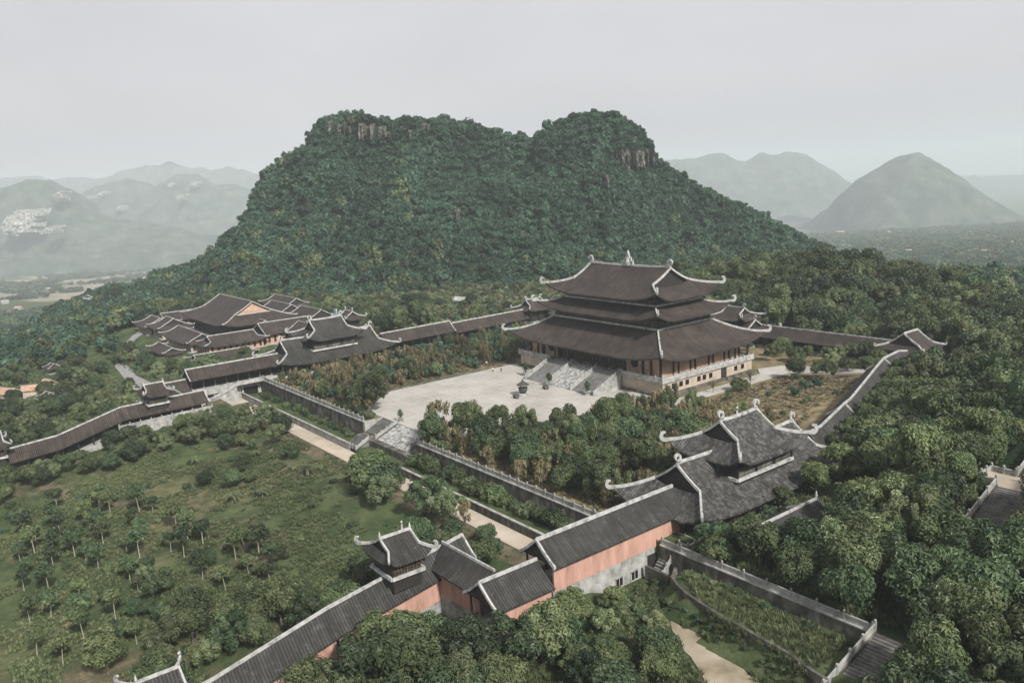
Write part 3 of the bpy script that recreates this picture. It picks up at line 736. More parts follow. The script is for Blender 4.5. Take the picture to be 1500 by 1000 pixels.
strip('path', dense([(110.6, -105.2), (113.0, -106.6), (117, -108.2), (123.5, -110.6), (130, -113.5), (139, -118)], 5), [1.2, 1.6, 1.9, 2.2, 2.5, 2.8, 2.9, 3.2, 3.6, 3.8, 4.0, 4.6, 4.4, 5.0, 5.4, 6.0, 6.3, 6.2, 7.0, 7.2, 7.6, 8, 8, 8.4, 9, 9], 'dirt', .16)
strip('road', dense([(-98, -121.5), (-125, -122), (-150, -120.5), (-175, -119.5), (-205, -117), (-235, -108), (-262, -92)], 8), 4.6, 'asphalt', .35)
strip('path', dense([(-100, -127), (-130, -131), (-150, -137), (-172, -150), (-200, -160), (-240, -170)], 6), 1.8, 'stone', .3)

# ---------------------------------------------------------------- main hall
hall = thing('temple_hall', 'huge three-tiered temple hall with dark tiled upturned roofs standing above the paved courtyard', 'temple')
MB().box(-33.3, 33.3, -21.3, 21.3, -1.0, 4.75).build('podium', M['cream'], hall)
pod_led = MB(); pod_led.box(-33.9, 33.9, -21.9, -21.3, 4.3, 4.98); pod_led.box(-33.9, 33.9, 21.3, 21.9, 4.3, 4.98); pod_led.box(33.3, 33.9, -21.3, 21.3, 4.3, 4.98); pod_led.box(-33.9, -33.3, -21.3, 21.3, 4.3, 4.98); pod_led.box(-33.3, 33.3, -21.3, 21.3, 4.75, 4.97)
pod_led.build('terrace_slab', M['stone'], hall)
bs = MB(); bs.box(-34.2, 34.2, -22.2, -21.3, -1, .9); bs.box(33.3, 34.2, -21.3, 22.2, -1, .9); bs.build('plinth', M['stone_dark'], hall)
win = MB().box(-.05, .12, -.75, .75, 0, 1.5).build('window', M['dark'], hall); win.location = (33.3, -16.5, 2.0)
for y in (-13.2, -10.4, -5.0, -2.4, .6, 13.0, 16.5): place(win, hall, (33.3, y, 2.0))
d = MB().box(-.05, .14, -1.3, 1.3, .95, 4.0).build('door', M['wood'], hall); d.location = (33.3, 7.0, 0)
BX, BY = 30.2, 18.3
def wall_front(sy):
    for a, b in ((-30.2, -15.6), (15.6, 30.2)):
        MB().box(a, b, sy * BY - .2, sy * BY + .2, 5, 13.0).build('wall', M['hall_plaster'], hall)
    dk = MB().box(-15.6, 15.6, sy * (BY - 1.2) - .1, sy * (BY - 1.2) + .1, 5, 13.4); dk.build('door_screen', M['wood'], hall)
wall_front(-1); wall_front(1)
for sx in (-1, 1): MB().box(sx * BX - .2, sx * BX + .2, -BY - .2, BY + .2, 5, 13.0).build('wall', M['hall_plaster'], hall)
# round openings in the front panels
for x in (-19.5, 19.6):
    r = MB()
    for k in range(16):
        a, b = 2 * PI * k / 16, 2 * PI * (k + 1) / 16
        r.face([(x, -BY - .38, 8.2), (x + 1.55 * math.cos(a), -BY - .38, 8.2 + 1.55 * math.sin(a)), (x + 1.55 * math.cos(b), -BY - .38, 8.2 + 1.55 * math.sin(b))])
        r.face([(x + 1.55 * math.cos(a), -BY - .1, 8.2 + 1.55 * math.sin(a)), (x + 1.55 * math.cos(b), -BY - .1, 8.2 + 1.55 * math.sin(b)), (x + 1.55 * math.cos(b), -BY - .38, 8.2 + 1.55 * math.sin(b)), (x + 1.55 * math.cos(a), -BY - .38, 8.2 + 1.55 * math.sin(a))])
    r.build('round_window', M['dark'], hall)
colp = MB().lathe([(.42, 5), (.42, 12.8)], n=10).build('column', M['wood'], hall, smooth=True)
colp.location = (-30.3, -BY - .3, 0)
for x in (-26.5, -23.2, -15.6, -11, -6, 0, 6, 11, 15.6, 23.2, 26.5, 30.3): place(colp, hall, (x, -BY - .35, 0))
for y in (-13.2, -10.9, -5.4, -3.2, 3.2, 5.4, 10.9, 13.2, 18.3): place(colp, hall, (BX + .3, y, 0), sc=(.75 if abs(y) < 18 else 1, .75, 1))
for y in (-13.2, -5.4, 5.4, 13.2): place(colp, hall, (-BX - .3, y, 0))
for x, y in ((-32.4, -20.4), (32.4, 20.4), (-32.4, 20.4), (-32.4, -7), (32.4, 14)): place(colp, hall, (x, y, .6), sc=(.8, .8, .88))
for x in (-22, -15.6, -9, -3, 3, 9, 15.6): place(colp, hall, (x, -20.4, .6), sc=(.8, .8, .88))
pan = MB()
for x in np.arange(-14.5, 15, 1.45): pan.box(x - .55, x + .55, -BY + 1.05, -BY + .95, 5.2, 10.4)
pan.build('door_panels', M['wood_gilt'], hall)
skirt(hall, 36.2, 24.6, 10.7, 24.2, 12.8, 17.8, 2.6, M['tile'], .75, .8, 1.25, thick=.5)
MB().box(-23.8, 23.8, -12.4, 12.4, 13, 22.5).build('upper_wall', M['wood'], hall)
def band(hx, hy, z0, z1, n1, n2):
    m = MB()
    for ax, h_, n in ((0, hx, n1), (1, hy, n2)):
        for s_ in (-1, 1):
            for i in range(n):
                a = -h_ + 2 * h_ * (i + .12) / n; b = -h_ + 2 * h_ * (i + .88) / n
                o_ = (hy if ax == 0 else hx)
                if ax == 0: m.box(a, b, s_ * (o_ + .03), s_ * (o_ + .16), z0, z1)
                else: m.box(s_ * (o_ + .03), s_ * (o_ + .16), a, b, z0, z1)
    return m
band(23.8, 12.4, 18.7, 20.4, 15, 8).build('wall_panels', M['wood_gilt'], hall)
skirt(hall, 28.3, 17.2, 20.9, 21.2, 10.4, 24.5, 2.5, M['tile'], .7, .75, 1.15, thick=.45, name='middle_roof')
MB().box(-20.8, 20.8, -10.0, 10.0, 23.5, 27.9).build('upper_wall', M['wood'], hall)
band(20.8, 10.0, 25.1, 26.4, 13, 6).build('wall_panels', M['wood_gilt'], hall)
hipgable(hall, 25.8, 14.8, 26.7, 35.1, 18.3, .56, 2.8, M['tile'], 1.3, .8, .85, 1.25, .5, ridge_orn=1.4, name='upper_roof')
sp = MB(); sp.prism([(-2.3, 35.2), (-2.1, 37.0), (-1.6, 36.4), (-1.3, 38.0), (-.8, 37.4), (0, 40.2), (.8, 37.4), (1.3, 38.0), (1.6, 36.4), (2.1, 37.0), (2.3, 35.2)], -.35, .35, 'y')
sp.lathe([(.9, 35.2), (1.1, 36.2), (.7, 37.3), (.25, 38.4), (0, 40.0)], n=8)
sp.build('roof_crest', M['trim'], hall)
# stairs up to the hall
for x0, x1 in ((-16, -5.2), (6.2, 16.6)):
    stairs_mb(x0 + .35, x1 - .35, -21.9, 4.97, -33.2, .12, 24, -.5).build('stairs', M['step'], hall)
ramp_mb(-4.85, 5.85, -21.9, 4.97, -33.2, .14, -.5).build('carved_ramp', M['carved'], hall)
for x in (-16, -5.2, 6.2, 16.6):
    s_ = ramp_mb(x - .34, x + .34, -21.9, 5.25, -33.6, .42, -.5); s_.build('stair_string', M['stone'], hall)
    balustrade(hall, [(x, -22.2, 5.2), (x, -33.4, .5)], 1.0, 1.8, 'stair_balustrade', .3, 'stone')
balustrade(hall, [(-16.3, -21.7, 4.97), (-33.7, -21.7, 4.97), (-33.7, 21.7, 4.97)], 1.1, 2.6)
balustrade(hall, [(16.9, -21.7, 4.97), (33.7, -21.7, 4.97), (33.7, 21.7, 4.97), (-33.7, 21.7, 4.97)], 1.1, 2.6)

# ---------------------------------------------------------------- compound galleries
def slab(m, L0, L1, ya, yb, t0, t1, b0, b1):
    P = [(L0, ya, b0), (L1, ya, b1), (L1, yb, b1), (L0, yb, b0), (L0, ya, t0), (L1, ya, t1), (L1, yb, t1), (L0, yb, t0)]
    for q in ((0, 3, 2, 1), (4, 5, 6, 7), (0, 1, 5, 4), (1, 2, 6, 5), (2, 3, 7, 6), (3, 0, 4, 7)): m.face([P[i] for i in q])
    return m
def gallery(label, A, B, zr0, zr1, out=1, hy=4.4, drop=3.4, tile='tile', wall_h=4.3, base=None, ends=(1, 1), stonebase=True, wall='orange', bal=True, w=.5, group=None, open_outer=False, name='covered_gallery'):
    """gallery from plan point A to B; out=+1: the closed wall is on the local +y side"""
    A, B = Vector((*A, 0)), Vector((*B, 0)); d = B - A; L = d.length; rz = math.atan2(d.y, d.x); mid = (A + B) / 2
    t = thing(name, label, 'gallery', (mid.x, mid.y, 0), rz, group)
    h = L / 2
    gable_roof(t, -h, h, 0, hy, zr0, zr1, drop, M[tile], w, w * 1.15, ends)
    yo = out * (hy - .75); e0, e1 = zr0 - drop + .02, zr1 - drop + .02; f0, f1 = e0 - wall_h, e1 - wall_h
    if not open_outer:
        slab(MB(), -h + .3, h - .3, min(yo, yo - out * .35), max(yo, yo - out * .35), e0, e1, f0, f1).build('wall', M[wall], t)
    # floor and stone base below
    bb = base if base is not None else min(f0, f1) - 3.5
    slab(MB(), -h + .1, h - .1, -(hy - .9), hy - .9 if out < 0 else hy - .9, f0, f1, bb, bb).build('stone_base', M['stone' if stonebase else 'stone_dark'], t)
    yi = -out * (hy - 1.25); n = max(2, int(L / 3.9))
    for sd_ in ((-out,) if not open_outer else (-out, out)):
        pr = None
        for i in range(n + 1):
            x = -h + .5 + (L - 1.0) * i / n; z0 = f0 + (f1 - f0) * i / n; ze = e0 + (e1 - e0) * i / n
            if pr is None:
                pr = MB().lathe([(.2, -.1), (.2, wall_h + .1)], n=8).build('post', M['wood'], t); pr.location = (x, sd_ * (hy - 1.25), z0)
            else: place(pr, t, (x, sd_ * (hy - 1.25), z0))
        if bal: balustrade(t, [(-h + .5, sd_ * (hy - .95), f0), (h - .5, sd_ * (hy - .95), f1)], .9, 3.9, 'balustrade', .24, 'stone')
    if not open_outer:      # inner dark back wall of the walkway
        y2 = out * (hy - 1.25)
        slab(MB(), -h + .5, h - .5, min(y2, y2 - out * .1), max(y2, y2 - out * .1), e0 + .1, e1 + .1, f0 + .1, f1 + .1).build('inner_wall', M['wood'], t)
    return t
E_ = 94.0
# east side (outer wall towards +x : local -y when running north)
c1 = gallery('long straight gallery over a salmon wall, running down from the near gate pavilion', (E_, -119.6), (E_, -86.5), 7.2, 7.3, -1, 4.5, 3.4, 'tile_grey', 4.4, -6.5, (1, 0), w=.62)
wn_ = MB()
wn_.box(-.06, .06, -.8, .8, 0, 1.5)
wp = wn_.build('window', M['dark'], c1); wf_ = MB()
for a_ in ((-.95, -.8, -.15, 1.65), (.8, .95, -.15, 1.65), (-.8, .8, 1.5, 1.65), (-.8, .8, -.15, 0), (-.06, .06, 0, 1.5)): wf_.box(-.1, .1, a_[0], a_[1], a_[2], a_[3])
wf_.build('window_frame', M['trim'], wp); wp.rotation_euler = (0, 0, PI / 2); wp.location = (2.2, -3.66, -4.9)
for x in (-1.6,):
    w2_ = place(wp, c1, (x, -3.66, -4.9), PI / 2); place(wp.children[0], w2_, (0, 0, 0))
dd = MB().box(-2.0, 2.0, -.06, .06, -6, -1.7).build('door', M['wood'], c1); dd.location = (7.6, -3.68, 0)
dd = MB().box(-1.2, 1.2, -.06, .06, -4.3, -.6).build('door', M['dark'], c1); dd.location = (13.6, -3.68, 0)
c2 = gallery('short low roofed gallery on a salmon wall, stepping down beneath the long gallery', (E_, -131.4), (E_, -119.7), 3.9, 3.9, -1, 4.5, 3.3, 'tile_grey', 4.4, -9.5, (1, 0), w=.55)
gable = None
c3 = gallery('dark cross gallery joining the turret corner to the low salmon-walled gallery', (76, -126.5), (91.5, -126.5), 3.1, 3.3, -1, 3.9, 3.0, 'tile_grey', 4.2, -9, (0, 0), w=.5)
c4 = gallery('gallery carrying the near roof turret above a salmon wall', (76, -149), (76, -122.2), -1.0, 3.1, -1, 4.0, 3.1, 'tile_grey', 4.3, -11, (0, 1), w=.55)
c5 = gallery('gallery roof descending from the near turret into the tree crowns', (76, -168), (76, -149), -5.3, -1.0, -1, 4.0, 3.1, 'tile_grey', 4.2, -15, (0, 0), w=.55)
c5b = gallery('last stretch of gallery roof at the bottom edge, ending at the corner turret', (76, -190), (76, -168), -7.5, -5.3, -1, 4.0, 3.1, 'tile_grey', 4.2, -17, (0, 0), w=.55)
# west side mirrored (outer wall towards -x : local +y), open side faces the camera
w1 = gallery('long open gallery with dark posts above a white stone storey with arches', (-E_, -119.6), (-E_, -86.5), 7.2, 7.3, 1, 4.6, 3.2, 'tile', 4.2, -6.5, (1, 0), w=.5)
for x, a, b_, z1 in ((-14, -1.9, 1.9, -2.2), (-9, -2.3, 2.3, -2.0), (-2.6, -1.0, 1.0, -2.6), (3.5, -3.0, 3.0, -1.9), (11, -1.2, 1.2, -2.4)):
    o = MB().box(a, b_, -.06, .06, -5.6 if b_ > 1.5 else -4.4, z1).build('opening', M['dark'], w1); o.location = (x, -3.78, 0)
for x in (-16.3, -11.6, -6.3, -1.0, 1.0, 7.4, 14):
    MB().box(x - .3, x + .3, -4.0, -3.72, -6, .1).build('pilaster', M['trim'], w1)
w2 = gallery('low gallery piece behind the western roof turret', (-E_, -133), (-E_, -119.7), 3.9, 3.9, 1, 4.5, 3.2, 'tile', 4.2, -6.5, (0, 0), w=.45)
w3 = gallery('cross gallery with a sloping white ridge behind the western turret', (-91, -126.5), (-76, -126.5), 3.3, 3.3, 1, 3.9, 3.0, 'tile', 4.2, -7, (0, 0), w=.45, bal=False)
w4 = gallery('open gallery beside the western turret, cream rear wall and white terrace rail', (-76, -145), (-76, -119.5), 2.8, 3.2, 1, 4.3, 3.0, 'tile', 4.2, -8.5, (0, 1), w=.45, wall='cream', stonebase=True)
w5 = gallery('gallery roof sloping steadily down westward through the bushes', (-76, -163), (-76, -145), -2.0, 2.8, 1, 4.2, 3.0, 'tile', 3.6, -12, (0, 0), w=.45, wall='cream', bal=False)
w6 = gallery('gallery end stretch with a shallow roof beside the far left turret', (-76, -176), (-76, -163), -3.0, -2.0, 1, 4.2, 3.0, 'tile', 3.6, -14, (0, 0), w=.45, wall='cream', bal=False)
w7 = gallery('enclosing gallery roof running from the western gate pavilion along the scrub', (-E_, -44), (-E_, -11), 8.0, 8.3, 1, 4.6, 3.6, 'tile', 4.4, -2, (0, 1), w=.5)
w8 = gallery('enclosing gallery roof beyond the small gable step, reaching the little rear pavilion', (-E_, -10.6), (-E_, 29), 7.2, 7.7, 1, 4.4, 3.4, 'tile', 4.2, -2, (0, 0), w=.5)
w9 = gallery('rear stretch of enclosing gallery hidden behind the great hall', (-E_, 41), (-E_, 57), 7.6, 7.8, 1, 4.4, 3.4, 'tile', 4.2, -2, (0, 0), w=.5)
b1 = gallery('back gallery wall left of the rear gate, mostly behind the great hall', (-92, 57), (-12, 57), 7.8, 7.8, 1, 4.4, 3.4, 'tile', 4.2, -2, (0, 0), w=.5)
b2 = gallery('back gallery with a dark roof running right from the great hall to the corner pavilion', (12, 57), (62, 57), 7.8, 7.9, 1, 4.4, 3.4, 'tile', 4.2, -2, (0, 0), w=.5)
ee = [((94.1, -42), 7.2), ((94.0, -37), 7.6), ((91.2, -22.6), 9.3), ((90.6, -19.3), 9.4), ((87.8, -9.1), 10.4), ((83.8, 4.4), 11.5), ((80.8, 14.7), 12.2), ((79.4, 25.2), 12.2), ((75.5, 38), 9.6)]
eg = ['lowest link of the climbing gallery, leaving the near gate pavilion', 'climbing gallery length with a white ridge just above the near gate pavilion',
      'short level piece between the two climbs of the hillside gallery', 'second climbing piece of the hillside gallery beside the dry bank',
      'middle piece of the hillside gallery under the dark trees', 'climbing gallery piece nearest the far corner pavilion', 'short level gallery piece with white ridge just below the corner pavilion', 'last bit of gallery entering the corner pavilion']
for k in range(8):
    gallery(eg[k], ee[k][0], ee[k + 1][0], ee[k][1], ee[k + 1][1], -1, 4.3, 3.4, 'tile_grey', 3.9, -1, (0, 1 if k in (1, 5) else 0), w=.55, bal=False, group=None)

def pavilion(label, loc, rz, g, hx, hy, zr, ze, lift, floor, tile='tile', base=None, tower=None, w=.55, fin=1.1, wall='wood', cat='pavilion', name='pavilion', orn=.9, openp=True, tg=.5, c=1.35):
    t = thing(name, label, cat, loc, rz)
    hipgable(t, hx, hy, ze, zr, g, tg, lift, M[tile], c, w, w * 1.1, fin, .35, ridge_orn=orn, name='lower_roof' if tower else 'roof')
    MB().box(-hx + 3.6, hx - 3.6, -hy + 3.0, hy - 3.0, floor, ze + .9).build('wall', M[wall], t)
    bt = MB().box(-hx + 1.4, hx - 1.4, -hy + 1.2, hy - 1.2, base if base is not None else floor - 2, floor).build('stone_base', M['stone'], t)
    pr = MB().lathe([(.26, 0), (.26, ze - floor + .5)], n=8).build('post', M['wood'], t); first = True
    nx_ = max(2, int((hx - 2) * 2 / 4.4)); ny_ = max(1, int((hy - 2) * 2 / 4.4)); pts = []
    for i in range(nx_ + 1):
        for s_ in (-1, 1): pts.append((-hx + 2 + (2 * hx - 4) * i / nx_, s_ * (hy - 1.8)))
    for i in range(1, ny_):
        for s_ in (-1, 1): pts.append((s_ * (hx - 2), -hy + 1.8 + (2 * hy - 3.6) * i / ny_))
    for p in pts:
        if first: pr.location = (*p, floor); first = False
        else: place(pr, t, (*p, floor))
    balustrade(t, [(-hx + 1.6, -hy + 1.4, floor), (hx - 1.6, -hy + 1.4, floor), (hx - 1.6, hy - 1.4, floor), (-hx + 1.6, hy - 1.4, floor), (-hx + 1.6, -hy + 1.4, floor)], .9, 4.2, 'balustrade', .24, 'stone')
    if tower:
        tx, ty, zb, ux, uy, uze, uzr, ug, ulift = tower
        MB().box(-tx, tx, -ty, ty, zb - 5, uze + .5).build('tower_wall', M['wood'], t)
        lm = MB()
        for a in ([(-tx - .25, -ty - .25, zb), (tx + .25, -ty - .25, zb)], [(-tx - .25, ty + .25, zb), (tx + .25, ty + .25, zb)], [(-tx - .25, -ty - .25, zb), (-tx - .25, ty + .25, zb)], [(tx + .25, -ty - .25, zb), (tx + .25, ty + .25, zb)]): lm.beam(a, .6, .6)
        lm.build('sill_trim', M['trim'], t)
        n = 3 if tx > 5 else 2
        for s_ in (-1, 1):
            for i in range(n):
                a, b = -tx + 2 * tx * (i + .08) / n, -tx + 2 * tx * (i + .92) / n; yy = s_ * (ty + .1)
                wdw = MB(); wdw.box(a, b, min(yy, yy - s_ * .2), max(yy, yy - s_ * .2), zb + .65, zb + (uze - zb) * .42)
                wdw.build('window', M['stone_dark'], t)
                rl = MB(); rl.box(a, b, min(yy, yy + s_ * .1), max(yy, yy + s_ * .1), zb + (uze - zb) * .5, zb + (uze - zb) * .6); rl.build('window_rail', M['stone_dark'], t)
            for i in range(n + 1):
                x = -tx + 2 * tx * i / n; MB().box(x - .2, x + .2, s_ * (ty + .02) if s_ > 0 else s_ * (ty + .3), s_ * (ty + .3) if s_ > 0 else s_ * (ty + .02), zb, uze + .5).build('post', M['wood'], t)
        hipgable(t, ux, uy, uze, uzr, ug, .48, ulift, M[tile], c, w, w * 1.15, fin * 1.15, .35, ridge_orn=orn * 1.05, name='upper_roof')
    return t
ge = pavilion('near two-storey gate pavilion with lichen-stained dark roof and white curling ridges', (E_, -66.5, 0), PI / 2, 18.6, 24.8, 10.9, 11.1, 3.6, 1.9, -.4, 'tile_lichen', -5, (8.7, 6.2, 7.0, 11.2, 8.7, 10.5, 16.6, 5.9, 1.9), w=.62, fin=.95, name='gate_pavilion', orn=1.05)
gw = pavilion('western two-storey gate pavilion with grey roof beside the clustered courtyard houses', (-E_, -66.5, 0), PI / 2, 18.6, 24.2, 10.9, 11.6, 4.0, 1.9, -.2, 'tile_grey', -4, (8.7, 6.2, 7.2, 11.2, 8.7, 11.0, 17.4, 6.6, 1.9), w=.6, fin=.9, name='gate_pavilion', orn=1.0)
gb = pavilion('small two-storey rear gate pavilion just right of the great hall roofs', (0, 57, 0), 0, 9, 13, 8.0, 9.4, 4.4, 1.6, 0, 'tile', -1, (4.4, 3.6, 6.6, 7.6, 6.4, 9.3, 13.4, 4.2, 1.5), w=.5, fin=1.0, name='gate_pavilion', orn=.8)
cw = pavilion('little rear pavilion with dark roof at the end of the left gallery roof', (-E_, 35, 0), PI / 2, 4.5, 7.2, 6.0, 11.8, 7.4, 1.0, 1.5, 'tile', -1, w=.5, fin=.8, orn=.8)
ce = pavilion('corner pavilion with a gabled dark roof where back gallery meets hillside gallery', (70.5, 50, 0), PI / 2, 4.2, 6.8, 7.2, 13.0, 8.0, .9, 4.0, 'tile', -1, w=.6, fin=.5, orn=0, tg=.62)
tv = thing('stone_stair', 'small stone stair and landing with parapet beside the near salmon wall', 'stairs', (0, 0, 0))
MB().box(98.3, 103.5, -93.2, -87.5, -5.5, -.15).build('landing', M['stone_dark'], tv)
m_ = MB()
for i in range(10): m_.box(98.6, 101.0, -93.2 - .42 * (i + 1), -93.2 - .42 * i, -5, -.3 - .42 * i)
m_.build('stairs', M['step'], tv)
balustrade(tv, [(101.4, -93.3, -.2), (101.4, -97.8, -4.4)], 1.0, 1.6, 'balustrade', .3, 'stone')
balustrade(tv, [(103.3, -87.8, -.15), (103.3, -93.2, -.15), (101.4, -93.2, -.15)], 1.0, 1.8, 'balustrade', .3, 'stone')
MB().box(98.6, 107.5, -99.2, -98.7, -5.5, -2.6).build('retaining_wall', M['stone_dark'], tv)

def turret(label, x, y, zb, tile, gr=None):
    t = thing('roof_turret', label, 'turret', (x, y, 0), PI / 2, gr)
    MB().box(-2.7, 2.7, -3.2, 3.2, zb - 2.6, zb + 3.4).build('wall', M['wood'], t)
    lm = MB()
    for a in ([(-3.1, -3.6), (3.1, -3.6)], [(-3.1, 3.6), (3.1, 3.6)], [(-3.1, -3.6), (-3.1, 3.6)], [(3.1, -3.6), (3.1, 3.6)]): lm.beam([(*p, zb) for p in a], .5, .55)
    lm.build('sill_trim', M['trim'], t)
    for s_ in (-1, 1):
        gm = MB()
        for k in np.linspace(-2.4, 2.4, 9): gm.box(k - .09, k + .09, min(s_ * 3.22, s_ * 3.34), max(s_ * 3.22, s_ * 3.34), zb + .3, zb + 2.2)
        gm.box(-2.6, 2.6, min(s_ * 3.22, s_ * 3.36), max(s_ * 3.22, s_ * 3.36), zb + 1.2, zb + 1.4)
        gm.build('window_grille', M['wood_gilt'], t)
    hipgable(t, 4.1, 4.9, zb + 2.9, zb + 6.0, 2.9, .55, 1.2, M[tile], 1.3, .5, .55, .75, .3, ridge_orn=0)
    for sx in (-1, 1): MB().lathe([(.16, zb + 6), (.2, zb + 6.6), (.07, zb + 7.2), (0, zb + 7.5)], sx * 2.9, 0, 6).build('ridge_finial', M['trim'], t)
    return t
turret('little roof turret with curled corners on the near gallery, above the salmon walls', 76, -135.6, 1.6, 'tile_grey')
turret('small roof turret with railing riding the western gallery near the white terrace', -76, -134.5, 2.4, 'tile')
turret('roof turret cut by the left edge of the picture, at the gallery end', -76, -179.5, -4.2, 'tile')
turret('roof turret tip poking up at the bottom edge among the trees', 76, -175, -7.2, 'tile_grey')
sh = thing('side_hall', 'small dark gable-roofed hall half sunk in the trees beside the near gate pavilion', 'hall', (113.3, -79, 0), PI / 2)
gable_roof(sh, -9.5, 9.5, 0, 6.2, 5.4, 5.4, 3.6, M['tile_grey'], .5, .55)
MB().box(-8.8, 8.8, -5, 5, -1, 2.2).build('wall', M['wood'], sh)
MB().lathe([(.2, 5.5), (.25, 6.1), (.1, 6.8), (0, 7.1)], 9.4, 0, 6).build('ridge_finial', M['trim'], sh)

# ---------------------------------------------------------------- front walls, steps and rails
def wall_run(name, label, x0, x1, y0, y1, z0, z1, m='stone_dark', rail=True, cope=True, cat='wall'):
    t = thing(name, label, cat, ((x0 + x1) / 2, (y0 + y1) / 2, 0)); hx_, hy_ = (x1 - x0) / 2, (y1 - y0) / 2
    MB().box(-hx_, hx_, -hy_, hy_, z0, z1).build('wall_face', M[m], t)
    if cope: MB().box(-hx_ - .08, hx_ + .08, -hy_ - .12, hy_ + .12, z1, z1 + .22).build('coping', M['stone'], t)
    if rail: balustrade(t, [(-hx_ + .2, 0, z1 + .2), (hx_ - .2, 0, z1 + .2)], 1.1, 3.0 if rail is True else rail, 'balustrade', .32, 'stone')
    return t
wall_run('retaining_wall', 'tall weathered terrace wall with pale balustrade left of the entrance steps', -91, -12.6, -95.5, -94.8, -6, .02)
wall_run('retaining_wall', 'tall terrace wall with pale balustrade right of the entrance steps, behind shrubs', 16.2, 91, -95.5, -94.8, -6, .02)
wall_run('parapet', 'low weathered parapet along the sandy road left of the entrance', -90, -8, -102.5, -102.1, -6.5, -3.7, 'stone', None)
wall_run('parapet', 'low weathered parapet along the sandy road right of the entrance', 19, 91, -102.5, -102.1, -6.5, -3.7, 'stone_dark', None)
es = thing('entrance_steps', 'entrance stairs with carved central ramp climbing from the road to the courtyard', 'stairs', (0, 0, 0))
stairs_mb(-11.8, -4.4, -89.3, .1, -95.2, -2.6, 16, -6).build('stairs', M['step_dark'], es)
MB().box(-12.6, -11.8, -95.4, -89.3, -6, .1).build('side_wall', M['stone'], es)
MB().box(16.0, 16.6, -94.8, -89.3, -6, .1).build('side_wall', M['stone'], es)
ramp_mb(-3.2, 12.0, -89.3, .06, -96.3, -2.9, -6).build('carved_ramp', M['carved'], es)
MB().box(-11.8, 15.8, -98.2, -96.32, -6, -2.75).build('landing', M['stone_dark'], es)
MB().box(-11.8, -3.2, -96.3, -95.22, -6, -2.78).build('landing', M['stone_dark'], es)
stairs_mb(-11.6, -4.6, -98.2, -2.75, -101.9, -5.4, 14, -6).build('stairs', M['step_dark'], es)
for x in (-3.8, 12.3): balustrade(es, [(x, -89.4, .1), (x, -96.4, -2.8)], 1.0, 1.7, 'balustrade', .32, 'stone')
balustrade(es, [(-7.9, -102.3, -4.6), (-4.4, -102.3, -4.6), (-4.4, -98.4, -2.7)], 1.0, 2, 'balustrade', .32, 'stone')
stairs_mb(12.8, 16.0, -89.3, .1, -95.2, -2.6, 16, -6).build('stairs', M['step_dark'], es)
wl_ = wall_run('retaining_wall', 'long stone-railed wall above the mown lawn at lower right', 99, 138.4, -95.6, -94.9, -6, .1, 'stone_dark', 4.4)
def hill_stairs(label, x0, x1, pts, rail_x, up):
    t = thing('hill_stairs', label, 'stairs', (0, 0, 0)); m = MB(); P = []
    for (ya, za), (yb, zb) in zip(pts[:-1], pts[1:]):
        if abs(zb - za) < .05: m.box(x0, x1, ya, yb, za - 3, za); continue
        n = max(4, int(abs(zb - za) / .17))
        for i in range(n):
            y0, y1 = ya + (yb - ya) * i / n, ya + (yb - ya) * (i + 1) / n; z = za + (zb - za) * (i + 1) / n
            m.box(x0, x1, y0, y1, z - 3, z)
    m.build('steps', M['step_dark'], t)
    for rx in rail_x:
        sm_ = MB()
        for (ya, za), (yb, zb) in zip(pts[:-1], pts[1:]):
            q = [(rx - .3, ya, za + .35), (rx + .3, ya, za + .35), (rx + .3, yb, zb + .35), (rx - .3, yb, zb + .35)]
            lo = [(a, b, c - 3) for a, b, c in q]
            sm_.face(q)
            for i in range(4): sm_.face([lo[i], lo[(i + 1) % 4], q[(i + 1) % 4], q[i]])
        sm_.build('stair_string', M['stone_dark'], t)
        balustrade(t, [(rx, y, z + .3) for y, z in pts], 1.15, 3.4, 'balustrade', .36, 'stone')
    return t
hill_stairs('dark stone steps dropping away from the end of the long railed wall', 138.9, 146, [(-118, -6.5), (-108, -3.2), (-95.2, .3)], [138.5], True)
hill_stairs('upper hillside steps with white rail and paved landing at the right edge', 137.3, 144.6, [(-70, 4.6), (-53.6, 10.0)], [136.9], True)
ul = thing('stair_landing', 'paved landing with pale rail above the hillside steps at right', 'landing', (0, 0, 0))
MB().box(133.4, 147, -53.6, -47.2, 6, 10.02).build('paving', M['road'], ul)
balustrade(ul, [(136.9, -53.4, 10), (133.6, -53.4, 10), (133.6, -47.3, 10), (137.6, -47.3, 10)], 1.15, 2.4, 'balustrade', .4, 'stone')
hill_stairs('topmost flight of hillside steps with pale rail climbing out of the picture', 138.2, 146, [(-47.2, 10.0), (-30, 16.5)], [137.8], True)
# curved kerb wall of the lawn
kw = MB(); pts_ = [(104.2, -97.5), (106, -100.3), (108.3, -101.8), (112, -103.1), (117, -104.1), (121.7, -104.6), (126.2, -105.1), (131, -105.6), (136.6, -106.9), (138.6, -107.3)]
P_ = dense(pts_, 4); kw.beam([(x, y, -2.3) for x, y in P_], .7, 1.2); kw.beam([(x, y, -3.8) for x, y in P_], .6, 2.6)
tag(kw.build('kerb_wall', M['stone_dark']), 'mossy curved kerb wall edging the mown lawn at lower right', 'wall')
# edge kerb and low wall on the far left side of the courtyard
kb = MB(); kb.box(-38.0, -37.3, -76, -20, -.3, .45); tag(kb.build('kerb', M['stone_dark']), 'low dark kerb along the left edge of the pale courtyard', 'kerb')

